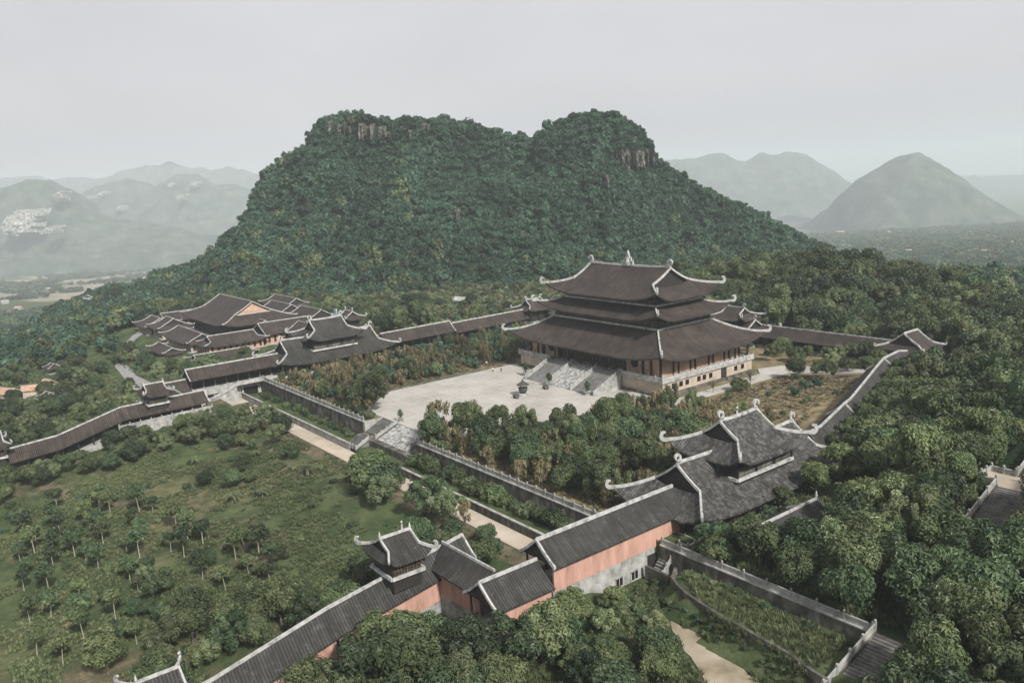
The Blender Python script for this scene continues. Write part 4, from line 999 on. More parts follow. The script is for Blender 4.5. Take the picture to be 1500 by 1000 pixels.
# ---------------------------------------------------------------- clustered courtyard houses in the west
def house(label, loc, rz, L, hy, zr, drop, floor, wall='cream', name='courtyard_house', skirt_=None, hip=True, ends=(1, 1), n=8, over=2.0, tg=.55, gm=None, lift=1.2, wins=True, w=.55):
    t = thing(name, label, 'house', loc, rz, None); w = w * .72
    if hip: hipgable(t, L / 2 + hy * (1 - tg) * .95, hy, zr - drop, zr, L / 2, tg, lift, M['tile'], 1.3, w, w * 1.1, .4, .3, ridge_orn=0, gable_mat=gm, cross=gm is not None)
    else: gable_roof(t, -L / 2, L / 2, 0, hy, zr, zr, drop, M['tile'], w, w * 1.1, ends)
    ze = zr - drop; hx_ = (L / 2 + hy * (1 - tg) * .95 - over) if hip else L / 2 - .8; hy_ = hy - over
    MB().box(-hx_, hx_, -hy_, hy_, floor, ze + (drop * (over / hy) ** 1.3 if hip else drop * (over / hy) ** 1.2) - .4).build('wall', M[wall], t)
    MB().box(-hx_ - 1.2, hx_ + 1.2, -hy_ - 1.2, hy_ + 1.2, floor - 4, floor).build('plinth', M['stone'], t)
    if wins:
        wz0, wz1 = floor + .6, ze - .1
        wd = MB().box(-.55, .55, -.05, .05, wz0, wz1).build('window', M['wood'], t); first = True
        k = max(2, int(hx_ * 2 / 2.6)); k2 = max(1, int(hy_ * 2 / 2.8))
        sp_ = [((-hx_ + 2 * hx_ * (i + .5) / k), s_ * (hy_ + .03), 0) for i in range(k) for s_ in (-1, 1)] + [(s_ * (hx_ + .03), -hy_ + 2 * hy_ * (i + .5) / k2, PI / 2) for i in range(k2) for s_ in (-1, 1)]
        for x, y, r in sp_[:90]:
            if first: wd.location = (x, y, 0); wd.rotation_euler = (0, 0, r); first = False
            else: place(wd, t, (x, y, 0), r)
    return t
house('largest house of the cluster with a broad dark roof and an orange gable', (-218.5, -57, 0), 0, 47, 18, 14.2, 9.6, -2, 'wood', name='great_house', gm=M['hall_plaster'], tg=.5, lift=1.8, w=.7, over=3.5)
house('front house of the cluster, long roof over orange walls facing the gate pavilion', (-173, -76.5, 0), PI / 2, 21, 8.5, 4.4, 3.8, -2.8, 'orange')
house('second front house, slightly taller roof joining the orange-walled one', (-175, -51, 0), PI / 2, 24, 8.8, 6.4, 4.4, -2.5, 'orange', hip=False)
house('left-facing house with white-framed windows under a dark roof, near the orange wing', (-199, -86.5, 0), 0, 36, 8, 4.6, 3.8, -2.8, 'cream')
house('projecting house with crossed white ridges on the left side of the cluster', (-236, -85, 0), 0, 13, 8.5, 6.4, 4.6, -2.8, 'cream')
house('leftmost house of the cluster with upturned white roof corners', (-258, -86, 0), 0, 17, 8.5, 4.8, 4.2, -2.8, 'cream')
house('long rear wing closing the left side of the house cluster', (-264, -58, 0), PI / 2, 48, 7.5, 5.2, 3.8, -2.8, 'cream')
house('rear house behind the broad roof, hipped with white ridges', (-212, -36, 0), 0, 26, 8, 9.6, 4.6, 0, 'cream')
house('house with a hipped roof between the broad roof and the western gate pavilion', (-185, -32, 0), 0, 24, 9.5, 8.8, 5.2, 0, 'wood')
house('far rear house showing only its ridges behind the cluster', (-240, -22, 0), 0, 30, 8, 8.8, 4.4, 0, 'cream')
house('connecting wing of the cluster close behind the western gate pavilion', (-150, -48, 0), 0, 28, 7, 6.6, 4.2, -1.5, 'cream', hip=False)
house('little porch roof with an orange gable in front of the broad roof', (-190, -56, 0), 0, 13, 5, 6.0, 3.0, -2, 'wood', gm=M['orange'], hip=False, wins=False)
house('low porch house at the foot of the cluster beside the trees', (-192, -100, 0), 0, 22, 4.6, .4, 2.6, -4.6, 'cream')
house('low front annex with a white ridge below the orange walls', (-158, -86, 0), PI / 2, 24, 5, -.2, 2.4, -4.6, 'wood', wins=False)
tb = thing('side_tower', 'small tower with pale blue scaffold sheet behind the western gate pavilion', 'tower', (-140, -34, 0))
hipgable(tb, 6, 4.6, 8.2, 11.6, 3.6, .5, 1.2, M['tile'], 1.3, .5, .55, .8, .3, ridge_orn=.8)
MB().box(-3.8, 3.8, -2.8, 2.8, -2, 9.2).build('wall', M['wood'], tb)
M['blue'] = noise_mat('pale_blue_sheet', [(.3, (.25, .34, .46)), (.7, (.5, .56, .62))], .6, 5)
MB().box(-7.5, -5, -3.5, -3.2, 7.5, 12.4).build('scaffold_sheet', M['blue'], tb)
def kiosk(label, x, y, s_=1.0):
    t = thing('garden_kiosk', label, 'kiosk', (x, y, Tz(x, y)), .15)
    hipgable(t, 4 * s_, 3.2 * s_, 2.4, 4.4, 2.4 * s_, .4, .5, M['tile'], 1.3, .3, .3, .16, .25, ridge_orn=0)
    pr = MB().lathe([(.15, 0), (.15, 2.8)], n=6).build('post', M['wood'], t); pr.location = (-2.8 * s_, -2.2 * s_, 0)
    for a, b in ((1, -1), (-1, 1), (1, 1)): place(pr, t, (2.8 * s_ * a, 2.2 * s_ * b, 0))
    MB().box(-3.2 * s_, 3.2 * s_, -2.6 * s_, 2.6 * s_, -.5, .2).build('plinth', M['stone'], t)
kiosk('open garden kiosk with white-ridged dark roof on the lawn left of the curving road', -166, -152)
kiosk('second garden kiosk farther off among bushes at the left', -232, -140)
def hut(label, x, y, L, wd, h, rot, m='thatch', nm='hut'):
    t = thing(nm, label, 'hut', (x, y, Tz(x, y)), rot)
    gable_roof(t, -L / 2, L / 2, 0, wd / 2, h + 1.8, h + 1.8, 1.8, M[m], .2, .15)
    MB().box(-L / 2 + .5, L / 2 - .5, -wd / 2 + .6, wd / 2 - .6, -.5, h + .3).build('wall', M['cream'], t)
hut('long shed with faded orange roof at the far left edge', -204, -163, 14, 8, 2.6, .5)
hut('short orange-roofed shed behind the long one', -196, -154, 7, 5, 2.4, 1.2)
hut('reddish hut half hidden among garden bushes', -200, -147, 6, 5, 2.2, .3)
hut('small white-roofed shed in the scrub between gallery and mountain', -175, 50, 8, 5, 2.6, .2, 'trim')
hut('tiny white-roofed hut in the scrub left of the other shed', -165, 8, 6, 4, 2.4, .6, 'trim')
# stone terrace rail in front of the western open galleries
balt = thing('terrace_rail', 'white terrace balustrade running below the western turret gallery', 'balustrade', (0, 0, 0))
balustrade(balt, [(-70.8, -147, -2.6), (-70.8, -119, -2.0)], 1.1, 3, 'rail', .34, 'stone')
MB().box(-71.3, -70.3, -147, -119, -8, -2.3).build('terrace_wall', M['stone'], balt)
st_ = thing('side_stairs', 'white-railed stair sloping down beside the arches of the western gallery', 'stairs', (0, 0, 0))
stairs_mb(-89.2, -87.0, -105, -.3, -119.2, -5.3, 22, -6).build('stairs', M['stone'], st_)
balustrade(st_, [(-86.7, -88, .1), (-86.7, -104.6, .1), (-86.7, -119.2, -5.2)], 1.1, 2.2, 'balustrade', .34, 'trim')
MB().box(-89.3, -87.2, -104.9, -88, -.35, .05).build('landing', M['stone'], st_)
MB().box(-78, -76.5, -115, -103.5, -6, -4.2).build('hedge_bed', M['stone_dark'], st_)
lg_ = thing('garden_gate', 'tiny gate roof with curved white ridges tucked under the salmon walls', 'gate', (88, -138.5, -8.6), .5)
hipgable(lg_, 4.6, 3.2, 3.4, 5.4, 2.8, .5, .9, M['tile_grey'], 1.3, .45, .5, .5, .25, ridge_orn=0)
for x in (-2.6, 2.6): MB().box(x - .3, x + .3, -.5, .5, -2, 3.6).build('pillar', M['stone'], lg_)
# ---------------------------------------------------------------- small things in the courtyard and people
def bonsai(label, x, y, z, s=1.0):
    t = thing('potted_tree', label, 'potted tree', (x, y, z))
    MB().lathe([(0, 0), (.9, 0), (1.0, .25), (.7, .4), (1.15, 1.05), (1.3, 1.15), (1.15, 1.2), (0, 1.1)], n=12).build('pot', M['stone'], t)
    MB().tube([(0, 0, 1), (.15, .05, 1.8), (-.1, 0, 2.6), (0, .05, 3.4)], .14, 6, [.18, .15, .12, .05]).build('trunk', M['bark'], t)
    r = random.Random(int(x * 7)); pts = []
    for c, rad in (((0, 0, 2.4), 1.05), ((.35, .1, 3.1), .8), ((-.3, -.1, 3.5), .65), ((0, 0, 4.0), .45)): pts.append((c, rad))
    m = MB(); leaf_shell(m, pts, 150, .22, r); m.build('crown', M['leaf_dark'], t)
    t.scale = (s, s, s)
def leaf_shell(m, lobes, per, size, r, up=.35, core=True, droop=.0, flat=1.0):
    for (c, R) in lobes:
        c = Vector(c)
        if core:
            n1, n2 = 6, 8; rr = [[c + Vector((math.sin(PI * i / n1) * math.cos(2 * PI * j / n2), math.sin(PI * i / n1) * math.sin(2 * PI * j / n2), math.cos(PI * i / n1) * flat)) * R * r.uniform(.50, .68) for j in range(n2)] for i in range(n1 + 1)]
            for i in range(n1):
                for j in range(n2): m.face([rr[i][j], rr[i][(j + 1) % n2], rr[i + 1][(j + 1) % n2], rr[i + 1][j]])
        for _ in range(per):
            d = Vector((r.gauss(0, 1), r.gauss(0, 1), r.gauss(0, 1) + up)).normalized(); rad = R * (r.uniform(.62, 1.12) if r.random() < .6 else r.uniform(.85, 1.15))
            p = c + Vector((d.x, d.y, d.z * flat)) * rad
            nrm = (d + Vector((r.uniform(-.7, .7), r.uniform(-.7, .7), r.uniform(-.3, .9)))).normalized()
            a = nrm.cross(Vector((r.uniform(-1, 1), r.uniform(-1, 1), r.uniform(-1, 1)))).normalized(); b = nrm.cross(a)
            s = size * r.uniform(.6, 1.35)
            dv = Vector((0, 0, -droop * s))
            m.face([p - a * s * .9 + dv, p - b * s * .42, p + a * s * .9 + dv, p + b * s * .42])
bonsai('dark potted tree on the courtyard left of the hall stairs', -19.7, -30.2, .12)
bonsai('dark potted tree in front of the carved ramp of the hall', -2.4, -34.6, .12)
bonsai('dark potted tree right of the hall stairs', 14.4, -33.8, .12)
bonsai('potted tree at the top of the entrance steps, left of the carved ramp', -4.5, -87.8, .12, .8)
cz = thing('incense_burner', 'big dark bronze incense burner standing in the middle of the courtyard', 'incense burner', (-.2, -47, .12))
MB().lathe([(0, 0), (1.5, 0), (1.5, .5), (1.1, .7), (0, .7)], n=12).build('plinth', M['stone'], cz)
MB().lathe([(.5, .7), (1.0, 1.0), (1.35, 1.6), (1.3, 2.1), (1.5, 2.25), (1.45, 2.4), (0, 2.3)], n=14).build('bowl', M['bronze'], cz)
lg = MB().tube([(1.2, 0, 2.2), (1.3, 0, 3.4)], .12, 6).build('post', M['bronze'], cz)
for k in range(1, 6): place(lg, cz, (0, 0, 0), k * PI / 3)
MB().lathe([(2.0, 3.35), (1.9, 3.5), (1.0, 4.0), (.5, 4.4), (.3, 4.5), (.35, 4.8), (0, 5.2)], n=14).build('cap', M['bronze'], cz)
for lb, x, y in (('small stone offering table beside the incense burner', .8, -50.6), ('small dark offering table between the burner and the carved ramp', -.6, -37.6)):
    t = thing('offering_table', lb, 'table', (x, y, .12)); MB().box(-1.1, 1.1, -.6, .6, .8, 1.0).build('table_top', M['stone_dark'], t)
    g_ = MB().box(-.12, .12, -.4, .4, 0, .8).build('leg', M['stone_dark'], t); g_.location = (-.8, 0, 0); place(g_, t, (.8, 0, 0))
def person(label, x, y, z, top, low, rz=0.0, step=.25, group=None, sc=1.0):
    m = MB()
    for s_, q in ((-1, step), (1, -step)):
        m.tube([(s_ * .10, q * .9, .04), (s_ * .10, q * .5, .45), (s_ * .09, 0, .88)], .08, 7, [.055, .065, .095])
        m.box(s_ * .10 - .045, s_ * .10 + .045, q * .9 - .06, q * .9 + .17, 0, .08)
        m.tube([(s_ * .19, 0, 1.40), (s_ * .25, -q * .25, 1.12), (s_ * .24, -q * .5 + .08, .86)], .04, 6, [.055, .045, .032])
        for k in range(4): m.tube([(s_ * .24 + (k - 1.5) * .018, -q * .5 + .08, .86), (s_ * .24 + (k - 1.5) * .02, -q * .5 + .10, .76)], .009, 4)
    m.tube([(0, 0, .84), (0, 0, 1.0), (0, 0, 1.25), (0, 0, 1.42), (0, 0, 1.47), (0, .01, 1.55)], .1, 9, [.14, .15, .17, .18, .07, .055])
    m.lathe([(0, 1.52), (.065, 1.55), (.092, 1.63), (.095, 1.70), (.06, 1.78), (0, 1.80)], n=10)
    m.tube([(0, .09, 1.66), (0, .115, 1.64)], .014, 4)
    o = m.build('person', M['skin'], None, smooth=True); o.location = (x, y, z); o.rotation_euler = (0, 0, rz); o.scale = (sc, sc, sc)
    tag(o, label, 'person', group)
    c = MB().tube([(0, 0, .86), (0, 0, 1.0), (0, 0, 1.25), (0, 0, 1.43), (0, 0, 1.46)], .1, 9, [.155, .165, .185, .19, .09])
    for s_, q in ((-1, step), (1, -step)): c.tube([(s_ * .19, 0, 1.41), (s_ * .25, -q * .25, 1.12)], .06, 6, [.07, .055])
    c.build('shirt', M[top], o)
    tr = MB()
    for s_, q in ((-1, step), (1, -step)): tr.tube([(s_ * .10, q * .85, .1), (s_ * .10, q * .5, .46), (s_ * .09, 0, .90)], .08, 7, [.07, .08, .115])
    tr.build('trousers', M[low], o)
    MB().lathe([(.10, 1.66), (.106, 1.72), (.07, 1.80), (0, 1.825)], 0, -.012, 9).build('hair', M['cloth_dark'], o)
cp = .12
person('person in dark clothes standing apart on the left of the courtyard', -30.0, -32.8, cp, 'cloth_dark', 'cloth_dark', .4)
person('person in pale shirt walking on the courtyard left of the dark-clothed one', -32.8, -34.2, cp, 'cloth_pale', 'cloth_dark', 1.2)
person('person in red shirt beside the pale-shirted walker on the courtyard', -33.9, -34.4, cp, 'cloth_red', 'cloth_pale', 2.0)
for i, (dx, dy, tp, tx) in enumerate([(0, 0, 'cloth_dark', 'dark-shirted person at the left end of the group by the shrubs'), (1.2, 1.6, 'cloth_pale', 'pale-shirted person within the group by the shrubs'), (2.0, 3.2, 'cloth_dark', 'person in dark shirt at the middle of the group by the shrubs'), (2.6, 4.4, 'cloth_dark', 'person at the right end of the group by the courtyard shrubs')]):
    person(tx, -43.6 + dx * .3, -31 + dy, Tz(-43, -30), tp, 'cloth_dark', i * .9, group='people by the courtyard shrubs')
person('walker in dark clothes on the sandy road behind the big road tree', 28, -104.6, -5.42, 'cloth_dark', 'cloth_dark', 1.4)
person('second walker on the sandy road, wearing a pale shirt', 29.2, -105.2, -5.42, 'cloth_pale', 'cloth_dark', 1.6)
person('walker on the upper stair landing at the right edge', 139.5, -49.5, 10.02, 'cloth_dark', 'cloth_dark', .3)
person('walker in pale top beside the other on the stair landing', 140.9, -50.2, 10.02, 'cloth_pale', 'cloth_dark', .9)
person('person in white hat and shirt coming down the hillside steps', 143.6, -66.0, 6.4, 'cloth_pale', 'cloth_pale', 2.6)
person('person in dark clothes lower down on the hillside steps', 139.6, -70.5, 5.0, 'cloth_dark', 'cloth_dark', 2.6)

# ---------------------------------------------------------------- plants
def broad_crown(seed, R=1.0, lobes=11, per=190, size=.10, squash=.8, mname='leaf', droop=.3, name='crown'):
    """crown of unit radius standing on z=0 .. ~1.6, made of leaf sprays round uneven lobes"""
    r = random.Random(seed); L = [((0, 0, .75 * squash), .62)]
    for i in range(lobes):
        a = 2 * PI * (i + r.random() * .7) / lobes; e = r.uniform(-.35, 1.0); q = r.uniform(.42, .70) * math.cos(e * .9)
        L.append(((q * math.cos(a), q * math.sin(a), (.75 + .62 * math.sin(e)) * squash), r.uniform(.26, .42)))
    m = MB(); leaf_shell(m, L, per, size, r, droop=droop)
    return m
def loose_crown(seed):
    r = random.Random(seed); L = []
    for i in range(20):
        a = 2 * PI * r.random(); e = r.uniform(-.3, 1.3); q = r.uniform(.35, .85) * math.cos(e * .85)
        L.append(((q * math.cos(a), q * math.sin(a), (.75 + .75 * math.sin(e))), r.uniform(.16, .30)))
    m = MB(); leaf_shell(m, L, 150, .075, r, droop=.4); return m
def mesh_of(m, name, material, smooth=False):
    me = bpy.data.meshes.new(name); me.from_pydata(m.v, [], m.f); me.materials.append(material); me.update(); return me
def trunk_mb(h, r0, seed, spread=.5, top=.9, n=4):
    r = random.Random(seed); m = MB(); bx, by = r.uniform(-.05, .05), r.uniform(-.05, .05)
    m.tube([(0, 0, -.25), (bx, by, h * .5), (bx * 2, by * 1.5, h)], r0, 6, [r0 * 1.25, r0 * .85, r0 * .6])
    for i in range(n):
        a = 2 * PI * i / n + r.random(); m.tube([(bx * 2, by * 1.5, h * .95), (spread * .5 * math.cos(a), spread * .5 * math.sin(a), h + (top - h) * .5), (spread * math.cos(a), spread * math.sin(a), top)], r0 * .4, 5, [r0 * .5, r0 * .35, r0 * .12])
    return m
def shift(m, dz, sc=1.0):
    m.v = [(x * sc, y * sc, z * sc + dz) for x, y, z in m.v]; return m
KIND = {}
# unit plants: crown radius ~1; (trunk mesh, crown mesh)
def make_kind(k, n, crown, trunk, leafm, barkm):
    KIND[k] = []
    for i in range(n):
        lm = leafm if isinstance(leafm, str) else leafm[i % len(leafm)]
        KIND[k].append((mesh_of(trunk(i), 'trunk', M[barkm]), mesh_of(crown(i), 'crown', M[lm]), lm))
make_kind('broadleaf_tree', 9, lambda i: shift(loose_crown(300 + i) if i % 3 == 1 else broad_crown(10 + i, lobes=11 + i % 4, per=290, size=.078, squash=.85 + .1 * (i % 3)), .30), lambda i: trunk_mb(.55, .055, i, .4, 1.0), ['leaf', 'leaf', 'leaf_dark', 'leaf', 'leaf_lit', 'leaf', 'leaf_dark', 'leaf_dark', 'leaf'], 'bark')
make_kind('young_tree', 6, lambda i: shift(broad_crown(40 + i, lobes=6, per=85, size=.15, squash=.9), 1.15), lambda i: trunk_mb(1.45, .042, i, .3, 1.9, 3), ['leaf', 'leaf_dark', 'leaf', 'leaf', 'leaf_dark', 'leaf_dark'], 'palebark')
make_kind('shrub', 6, lambda i: shift(broad_crown(60 + i, lobes=8, per=95, size=.14, squash=.85), -.15), lambda i: trunk_mb(.4, .05, i, .3, .6), ['leaf', 'leaf_dark', 'leaf_lit', 'leaf', 'leaf_dark', 'leaf'], 'bark')
def feather(seed):
    r = random.Random(seed); m = MB(); L = []
    for i in range(11):
        a = r.random() * 2 * PI; q = r.uniform(.15, .62); L.append(((q * math.cos(a), q * math.sin(a), r.uniform(.5, 1.75)), r.uniform(.17, .30)))
    for (c, R) in L:
        for _ in range(90):
            d = Vector((r.gauss(0, 1), r.gauss(0, 1), r.gauss(0, 1.2))).normalized(); p = Vector(c) + d * R * r.uniform(.3, 1.25)
            a = Vector((r.uniform(-.5, .5), r.uniform(-.5, .5), 1)).normalized(); b = a.cross(d + Vector((.01, 0, 0))).normalized(); s = .10 * r.uniform(.6, 1.4)
            m.face([p - a * s, p - b * s * .35, p + a * s, p + b * s * .35])
    return m
make_kind('dry_tree', 6, lambda i: feather(80 + i), lambda i: trunk_mb(.6, .035, i, .45, 1.5, 5), ['leaf_dry', 'leaf_lit', 'leaf_dry', 'leaf', 'leaf_dry', 'leaf_dry'], 'bark')
def palm(seed):
    r = random.Random(seed); m = MB()
    for i in range(17):
        a = 2 * PI * i / 17 + r.uniform(-.2, .2); el = r.uniform(.15, 1.2); c, s = math.cos(a), math.sin(a); prev = None
        for k in range(6):
            q = k / 5; rad = q * math.cos(el * (1 - q * .4)); z = 1.0 + q * math.sin(el) * .9 - q * q * .75; w = .13 * math.sin(PI * min(1, q * .85 + .1))
            A = (rad * c - s * w, rad * s + c * w, z - .03); C_ = (rad * c, rad * s, z); B = (rad * c + s * w, rad * s - c * w, z - .03)
            if prev: m.face([prev[0], prev[1], C_, A]); m.face([prev[1], prev[2], B, C_])
            prev = (A, C_, B)
    return m
make_kind('banana_plant', 4, palm, lambda i: MB().tube([(0, 0, -.1), (.02, 0, .5), (0, 0, 1.02)], .07, 7, [.1, .08, .05]), ['leaf_lit', 'leaf', 'leaf', 'leaf_lit'], 'palebark')
def bare(seed):
    r = random.Random(seed); m = MB()
    for i in range(26):
        a = r.random() * 2 * PI; e = r.uniform(.3, 1.35); L = r.uniform(.5, 1.0); b = Vector((0, 0, r.uniform(.5, .95)))
        p1 = b + Vector((math.cos(a) * math.cos(e), math.sin(a) * math.cos(e), math.sin(e))) * L * .5; p2 = p1 + Vector((math.cos(a + .5) * math.cos(e), math.sin(a + .5) * math.cos(e), math.sin(e) + .2)) * L * .5
        m.tube([b, p1, p2], .01, 4, [.022, .014, .004])
    leaf_shell(m, [((0, 0, 1.3), .6)], 60, .05, r, core=False)
    return m
make_kind('bare_tree', 3, bare, lambda i: trunk_mb(.8, .045, i, .35, 1.2), ['leaf_dry'], 'bark')
# low detail crowns for forest masses
def far_crown(seed, per=34, size=.24, lobes=5):
    r = random.Random(seed); L = [((0, 0, .35), .62)]
    for i in range(lobes):
        a = 2 * PI * (i + r.random() * .6) / lobes; q = r.uniform(.35, .6); L.append(((q * math.cos(a), q * math.sin(a), r.uniform(.2, .75)), r.uniform(.28, .42)))
    m = MB(); leaf_shell(m, L, per, size, r); return m
FAR = [mesh_of(far_crown(200 + i), 'crown', M['leaf_far']) for i in range(5)] + [mesh_of(far_crown(205, size=.2), 'crown', M['leaf']), mesh_of(far_crown(206), 'crown', M['leaf_lit'])]
FAR2 = [mesh_of(far_crown(220 + i, 14, .34, 3), 'crown', M['leaf_far']) for i in range(3)] + [mesh_of(far_crown(230, 14, .34, 3), 'crown', M['leaf'])]
NEARV = [KIND['broadleaf_tree'][i][1] for i in (0, 1, 2, 4)]

RECT = [(-40, 39, -71, 22), (-15, 14, -92, -70), (-31, 14, -80, -70), (-36, 36, -24, 24), (-17, 17, -104, -86), (-98.6, -89.5, -150, 60), (89.0, 99.5, -124, -30), (83, 104, -93.5, -40), (-107, -81, -92, -41), (-93, 92, -107.8, -94.5),
        (70.5, 81, -192, -121), (-81.5, -70, -190, -118), (75, 99, -133, -119), (-93, -58, -122, -107), (106.5, 120.5, -89.5, -69), (136, 146.5, -122, -93), (132.5, 145.5, -79, -30), (107, 139, -95.9, -94.5),
        (-95, 62, 52, 62), (-101, -87, 26, 44), (62, 79, 40, 60), (-278, -142, -105, -18), (-172, -160, -158, -147), (33, 44.6, -28, 27), (33, 68, 24.5, 38.5), (-238, -226, -145, -135), (-214, -190, -170, -142), (89, 101, -100, -30),
        (78.5, 97, -42, -8), (75, 90, -12, 45), (-182, -168, 45, 55), (-171, -160, 3, 12), (-270, -97, -124, -117)]
def segdist(x, y, pts):
    b = 1e9
    for (x0, y0), (x1, y1) in zip(pts[:-1], pts[1:]):
        dx, dy = x1 - x0, y1 - y0; t = max(0, min(1, ((x - x0) * dx + (y - y0) * dy) / (dx * dx + dy * dy))); b = min(b, math.hypot(x - x0 - t * dx, y - y0 - t * dy))
    return b
DP = [(107.5, -102.5), (111.5, -105.6), (117, -108.2), (123.5, -110.6), (130, -113.5), (139, -118)]
def blocked(x, y, pad=0.0):
    for a, b, c, d in RECT:
        if a - pad < x < b + pad and c - pad < y < d + pad: return True
    if y < -95 and x > 98 and segdist(x, y, DP) < 3.0 + pad: return True
    return False
PL = {}   # kind -> list of (x, y, radius, heightscale, region)
def scatter(kind, region, poly, spacing, rad, hs=(1, 1), seed=1, pad=1.0, prob=1.0, jitter=.9, rot=0.0, filt=None):
    r = random.Random(seed); xs = [p[0] for p in poly]; ys = [p[1] for p in poly]
    def inside(x, y):
        c = False
        for i in range(len(poly)):
            (x1, y1), (x2, y2) = poly[i], poly[i - 1]
            if (y1 > y) != (y2 > y) and x < (x2 - x1) * (y - y1) / (y2 - y1) + x1: c = not c
        return c
    cx, cy = (min(xs) + max(xs)) / 2, (min(ys) + max(ys)) / 2; ext = max(max(xs) - min(xs), max(ys) - min(ys)); n = int(ext / spacing) + 2
    for i in range(-n, n + 1):
        for j in range(-n, n + 1):
            u = (i + (.5 if j % 2 else 0)) * spacing + r.uniform(-.5, .5) * spacing * jitter; v = j * spacing * .87 + r.uniform(-.5, .5) * spacing * jitter; pr = r.random(); R = r.uniform(*rad); H = r.uniform(*hs)
            x = cx + u * math.cos(rot) - v * math.sin(rot); y = cy + u * math.sin(rot) + v * math.cos(rot)
            if pr > prob or not inside(x, y) or blocked(x, y, min(pad, R * .6) if pad else 0): continue
            if filt and not filt(x, y): continue
            PL.setdefault(kind, []).append((x, y, R, H, region))
def put(kind, region, pts):
    for x, y, R, H in pts: PL.setdefault(kind, []).append((x, y, R, H, region))
B = 'broadleaf_tree'
scatter(B, 'on the wooded slope between the near gate pavilion and the hillside steps', [(106, -93), (134, -93), (134, -30), (126, 10), (104, 10), (100, -36), (122, -64), (122, -92)], 5.6, (4.0, 5.6), (.85, 1.15), 11, 1.2)
scatter(B, 'beyond the railed wall, crowding the small side hall', [(107, -94), (136, -94), (136, -64), (121, -66), (121, -90), (107, -90)], 5.4, (3.6, 4.8), (.85, 1.1), 12, .6)
scatter(B, 'on the hill behind the hillside gallery at upper right', [(98, -28), (150, -28), (150, 90), (84, 100), (82, 46), (92, 10)], 7.2, (4.4, 6.2), (.85, 1.15), 13, 1.5)
put(B, 'on the wooded slope between the near gate pavilion and the hillside steps', [(133, -90, 4.8, 1.1), (140, -88.5, 5.0, 1.1), (136.5, -84.5, 4.6, 1.1), (143, -84, 4.6, 1.0), (129, -84, 5, 1.1), (147, -90, 4.6, 1)])
put(B, 'on the wooded slope between the near gate pavilion and the hillside steps', [(130.5 + (i % 2) * 1.2, -78 + i * 4.6, 3.9, 1.0) for i in range(11)])
scatter(B, 'right of the hillside steps at the picture edge', [(147, -125), (172, -125), (172, -20), (147, -20)], 6.4, (4.2, 5.6), (.9, 1.1), 14, 1.0)
scatter(B, 'in the dense clump along the bottom edge below the salmon walls', [(91, -178), (102, -178), (114, -150), (112, -128), (101, -124), (100, -134), (86, -138), (84.5, -149), (91, -154)], 6.2, (4.4, 6.0), (.8, 1.05), 15, .4)
scatter(B, 'beside the dirt path at the bottom right', [(112, -150), (128, -135), (138, -132), (126, -119), (118, -115), (111, -110), (104, -107), (101, -124), (110, -128)], 5.6, (2.6, 3.8), (.8, 1.0), 16, .3)
scatter(B, 'in the grove on the orchard side of the near turret gallery', [(48, -178), (70.5, -178), (70.5, -124), (64, -112), (54, -118), (60, -135), (50, -150)], 6.0, (3.0, 4.6), (.8, 1.05), 17, .2, .9)
scatter(B, 'in the hedge of trees along the western gallery', [(-68, -185), (-64, -120), (-52, -112), (-44, -116), (-50, -135), (-52, -160), (-52, -185)], 5.2, (2.6, 4.0), (.8, 1.05), 18, .2, .92)
scatter(B, 'between the courtyard and the right terrace wall', [(18, -93), (90, -93), (82, -48), (44, -50), (42, -74), (20, -88)], 5.6, (3.0, 4.6), (.95, 1.25), 19, .4, .85)
scatter('dry_tree', 'between the courtyard and the right terrace wall', [(18, -93), (86, -93), (82, -26), (42, -26), (42, -74), (20, -88)], 4.6, (2.2, 3.2), (.9, 1.2), 20, .2, .85)
for i, (x, y, R_, H_) in enumerate([(18, -90, 4.6, 1.25), (25, -86, 4.8, 1.2), (32, -81, 4.2, 1.2), (22, -92, 3.8, 1.0), (38, -76, 4.2, 1.3), (43, -68, 4.4, 1.3), (44, -58, 4.0, 1.35), (45, -49, 3.8, 1.2), (52, -62, 4.6, 1.3), (60, -72, 4.8, 1.2), (36, -88, 4.6, 1.1)]):
    put(B if i % 3 else 'dry_tree', 'between the courtyard and the right terrace wall', [(x, y, R_, H_)])
for i in range(9):
    put('dry_tree', 'between the courtyard and the right terrace wall', [(41.5 + (i % 3), -26 - i * 4.6, 2.9, 1.25)])
HG = [(94.0, -37), (91.2, -22.6), (90.6, -19.3), (87.8, -9.1), (83.8, 4.4), (80.8, 14.7), (79.4, 25.2), (75.5, 38)]
HZ_ = [7.6, 9.3, 9.4, 10.4, 11.5, 12.2, 12.2, 9.6]
for k in range(26):
    u_ = k / 25 * 6.99; a_, b_ = HG[int(u_)], HG[int(u_) + 1]; f_ = u_ - int(u_); zr_ = HZ_[int(u_)] + (HZ_[int(u_) + 1] - HZ_[int(u_)]) * f_
    x_, y_ = a_[0] + (b_[0] - a_[0]) * f_ + rnd.uniform(4.4, 5.6), a_[1] + (b_[1] - a_[1]) * f_ + rnd.uniform(-.8, .8); R_ = rnd.uniform(3.0, 3.8)
    put(B, 'hard against the outer side of the hillside gallery', [(x_, y_, R_, (zr_ + .2 - Tz(x_, y_)) / (1.95 * R_))])
put(B, 'close along the foot of the near gate pavilion', [(107, -60, 4.2, 1.0), (108, -52, 4.4, 1.05), (106.5, -44, 4.4, 1.1), (110, -94.0, 3.0, .9), (105.5, -68, 2.6, .9)])
put(B, 'on the wooded slope between the near gate pavilion and the hillside steps', [(138, -75, 4.6, 1.15), (143, -76, 4.6, 1.15), (133.5, -70, 4.2, 1.1)])
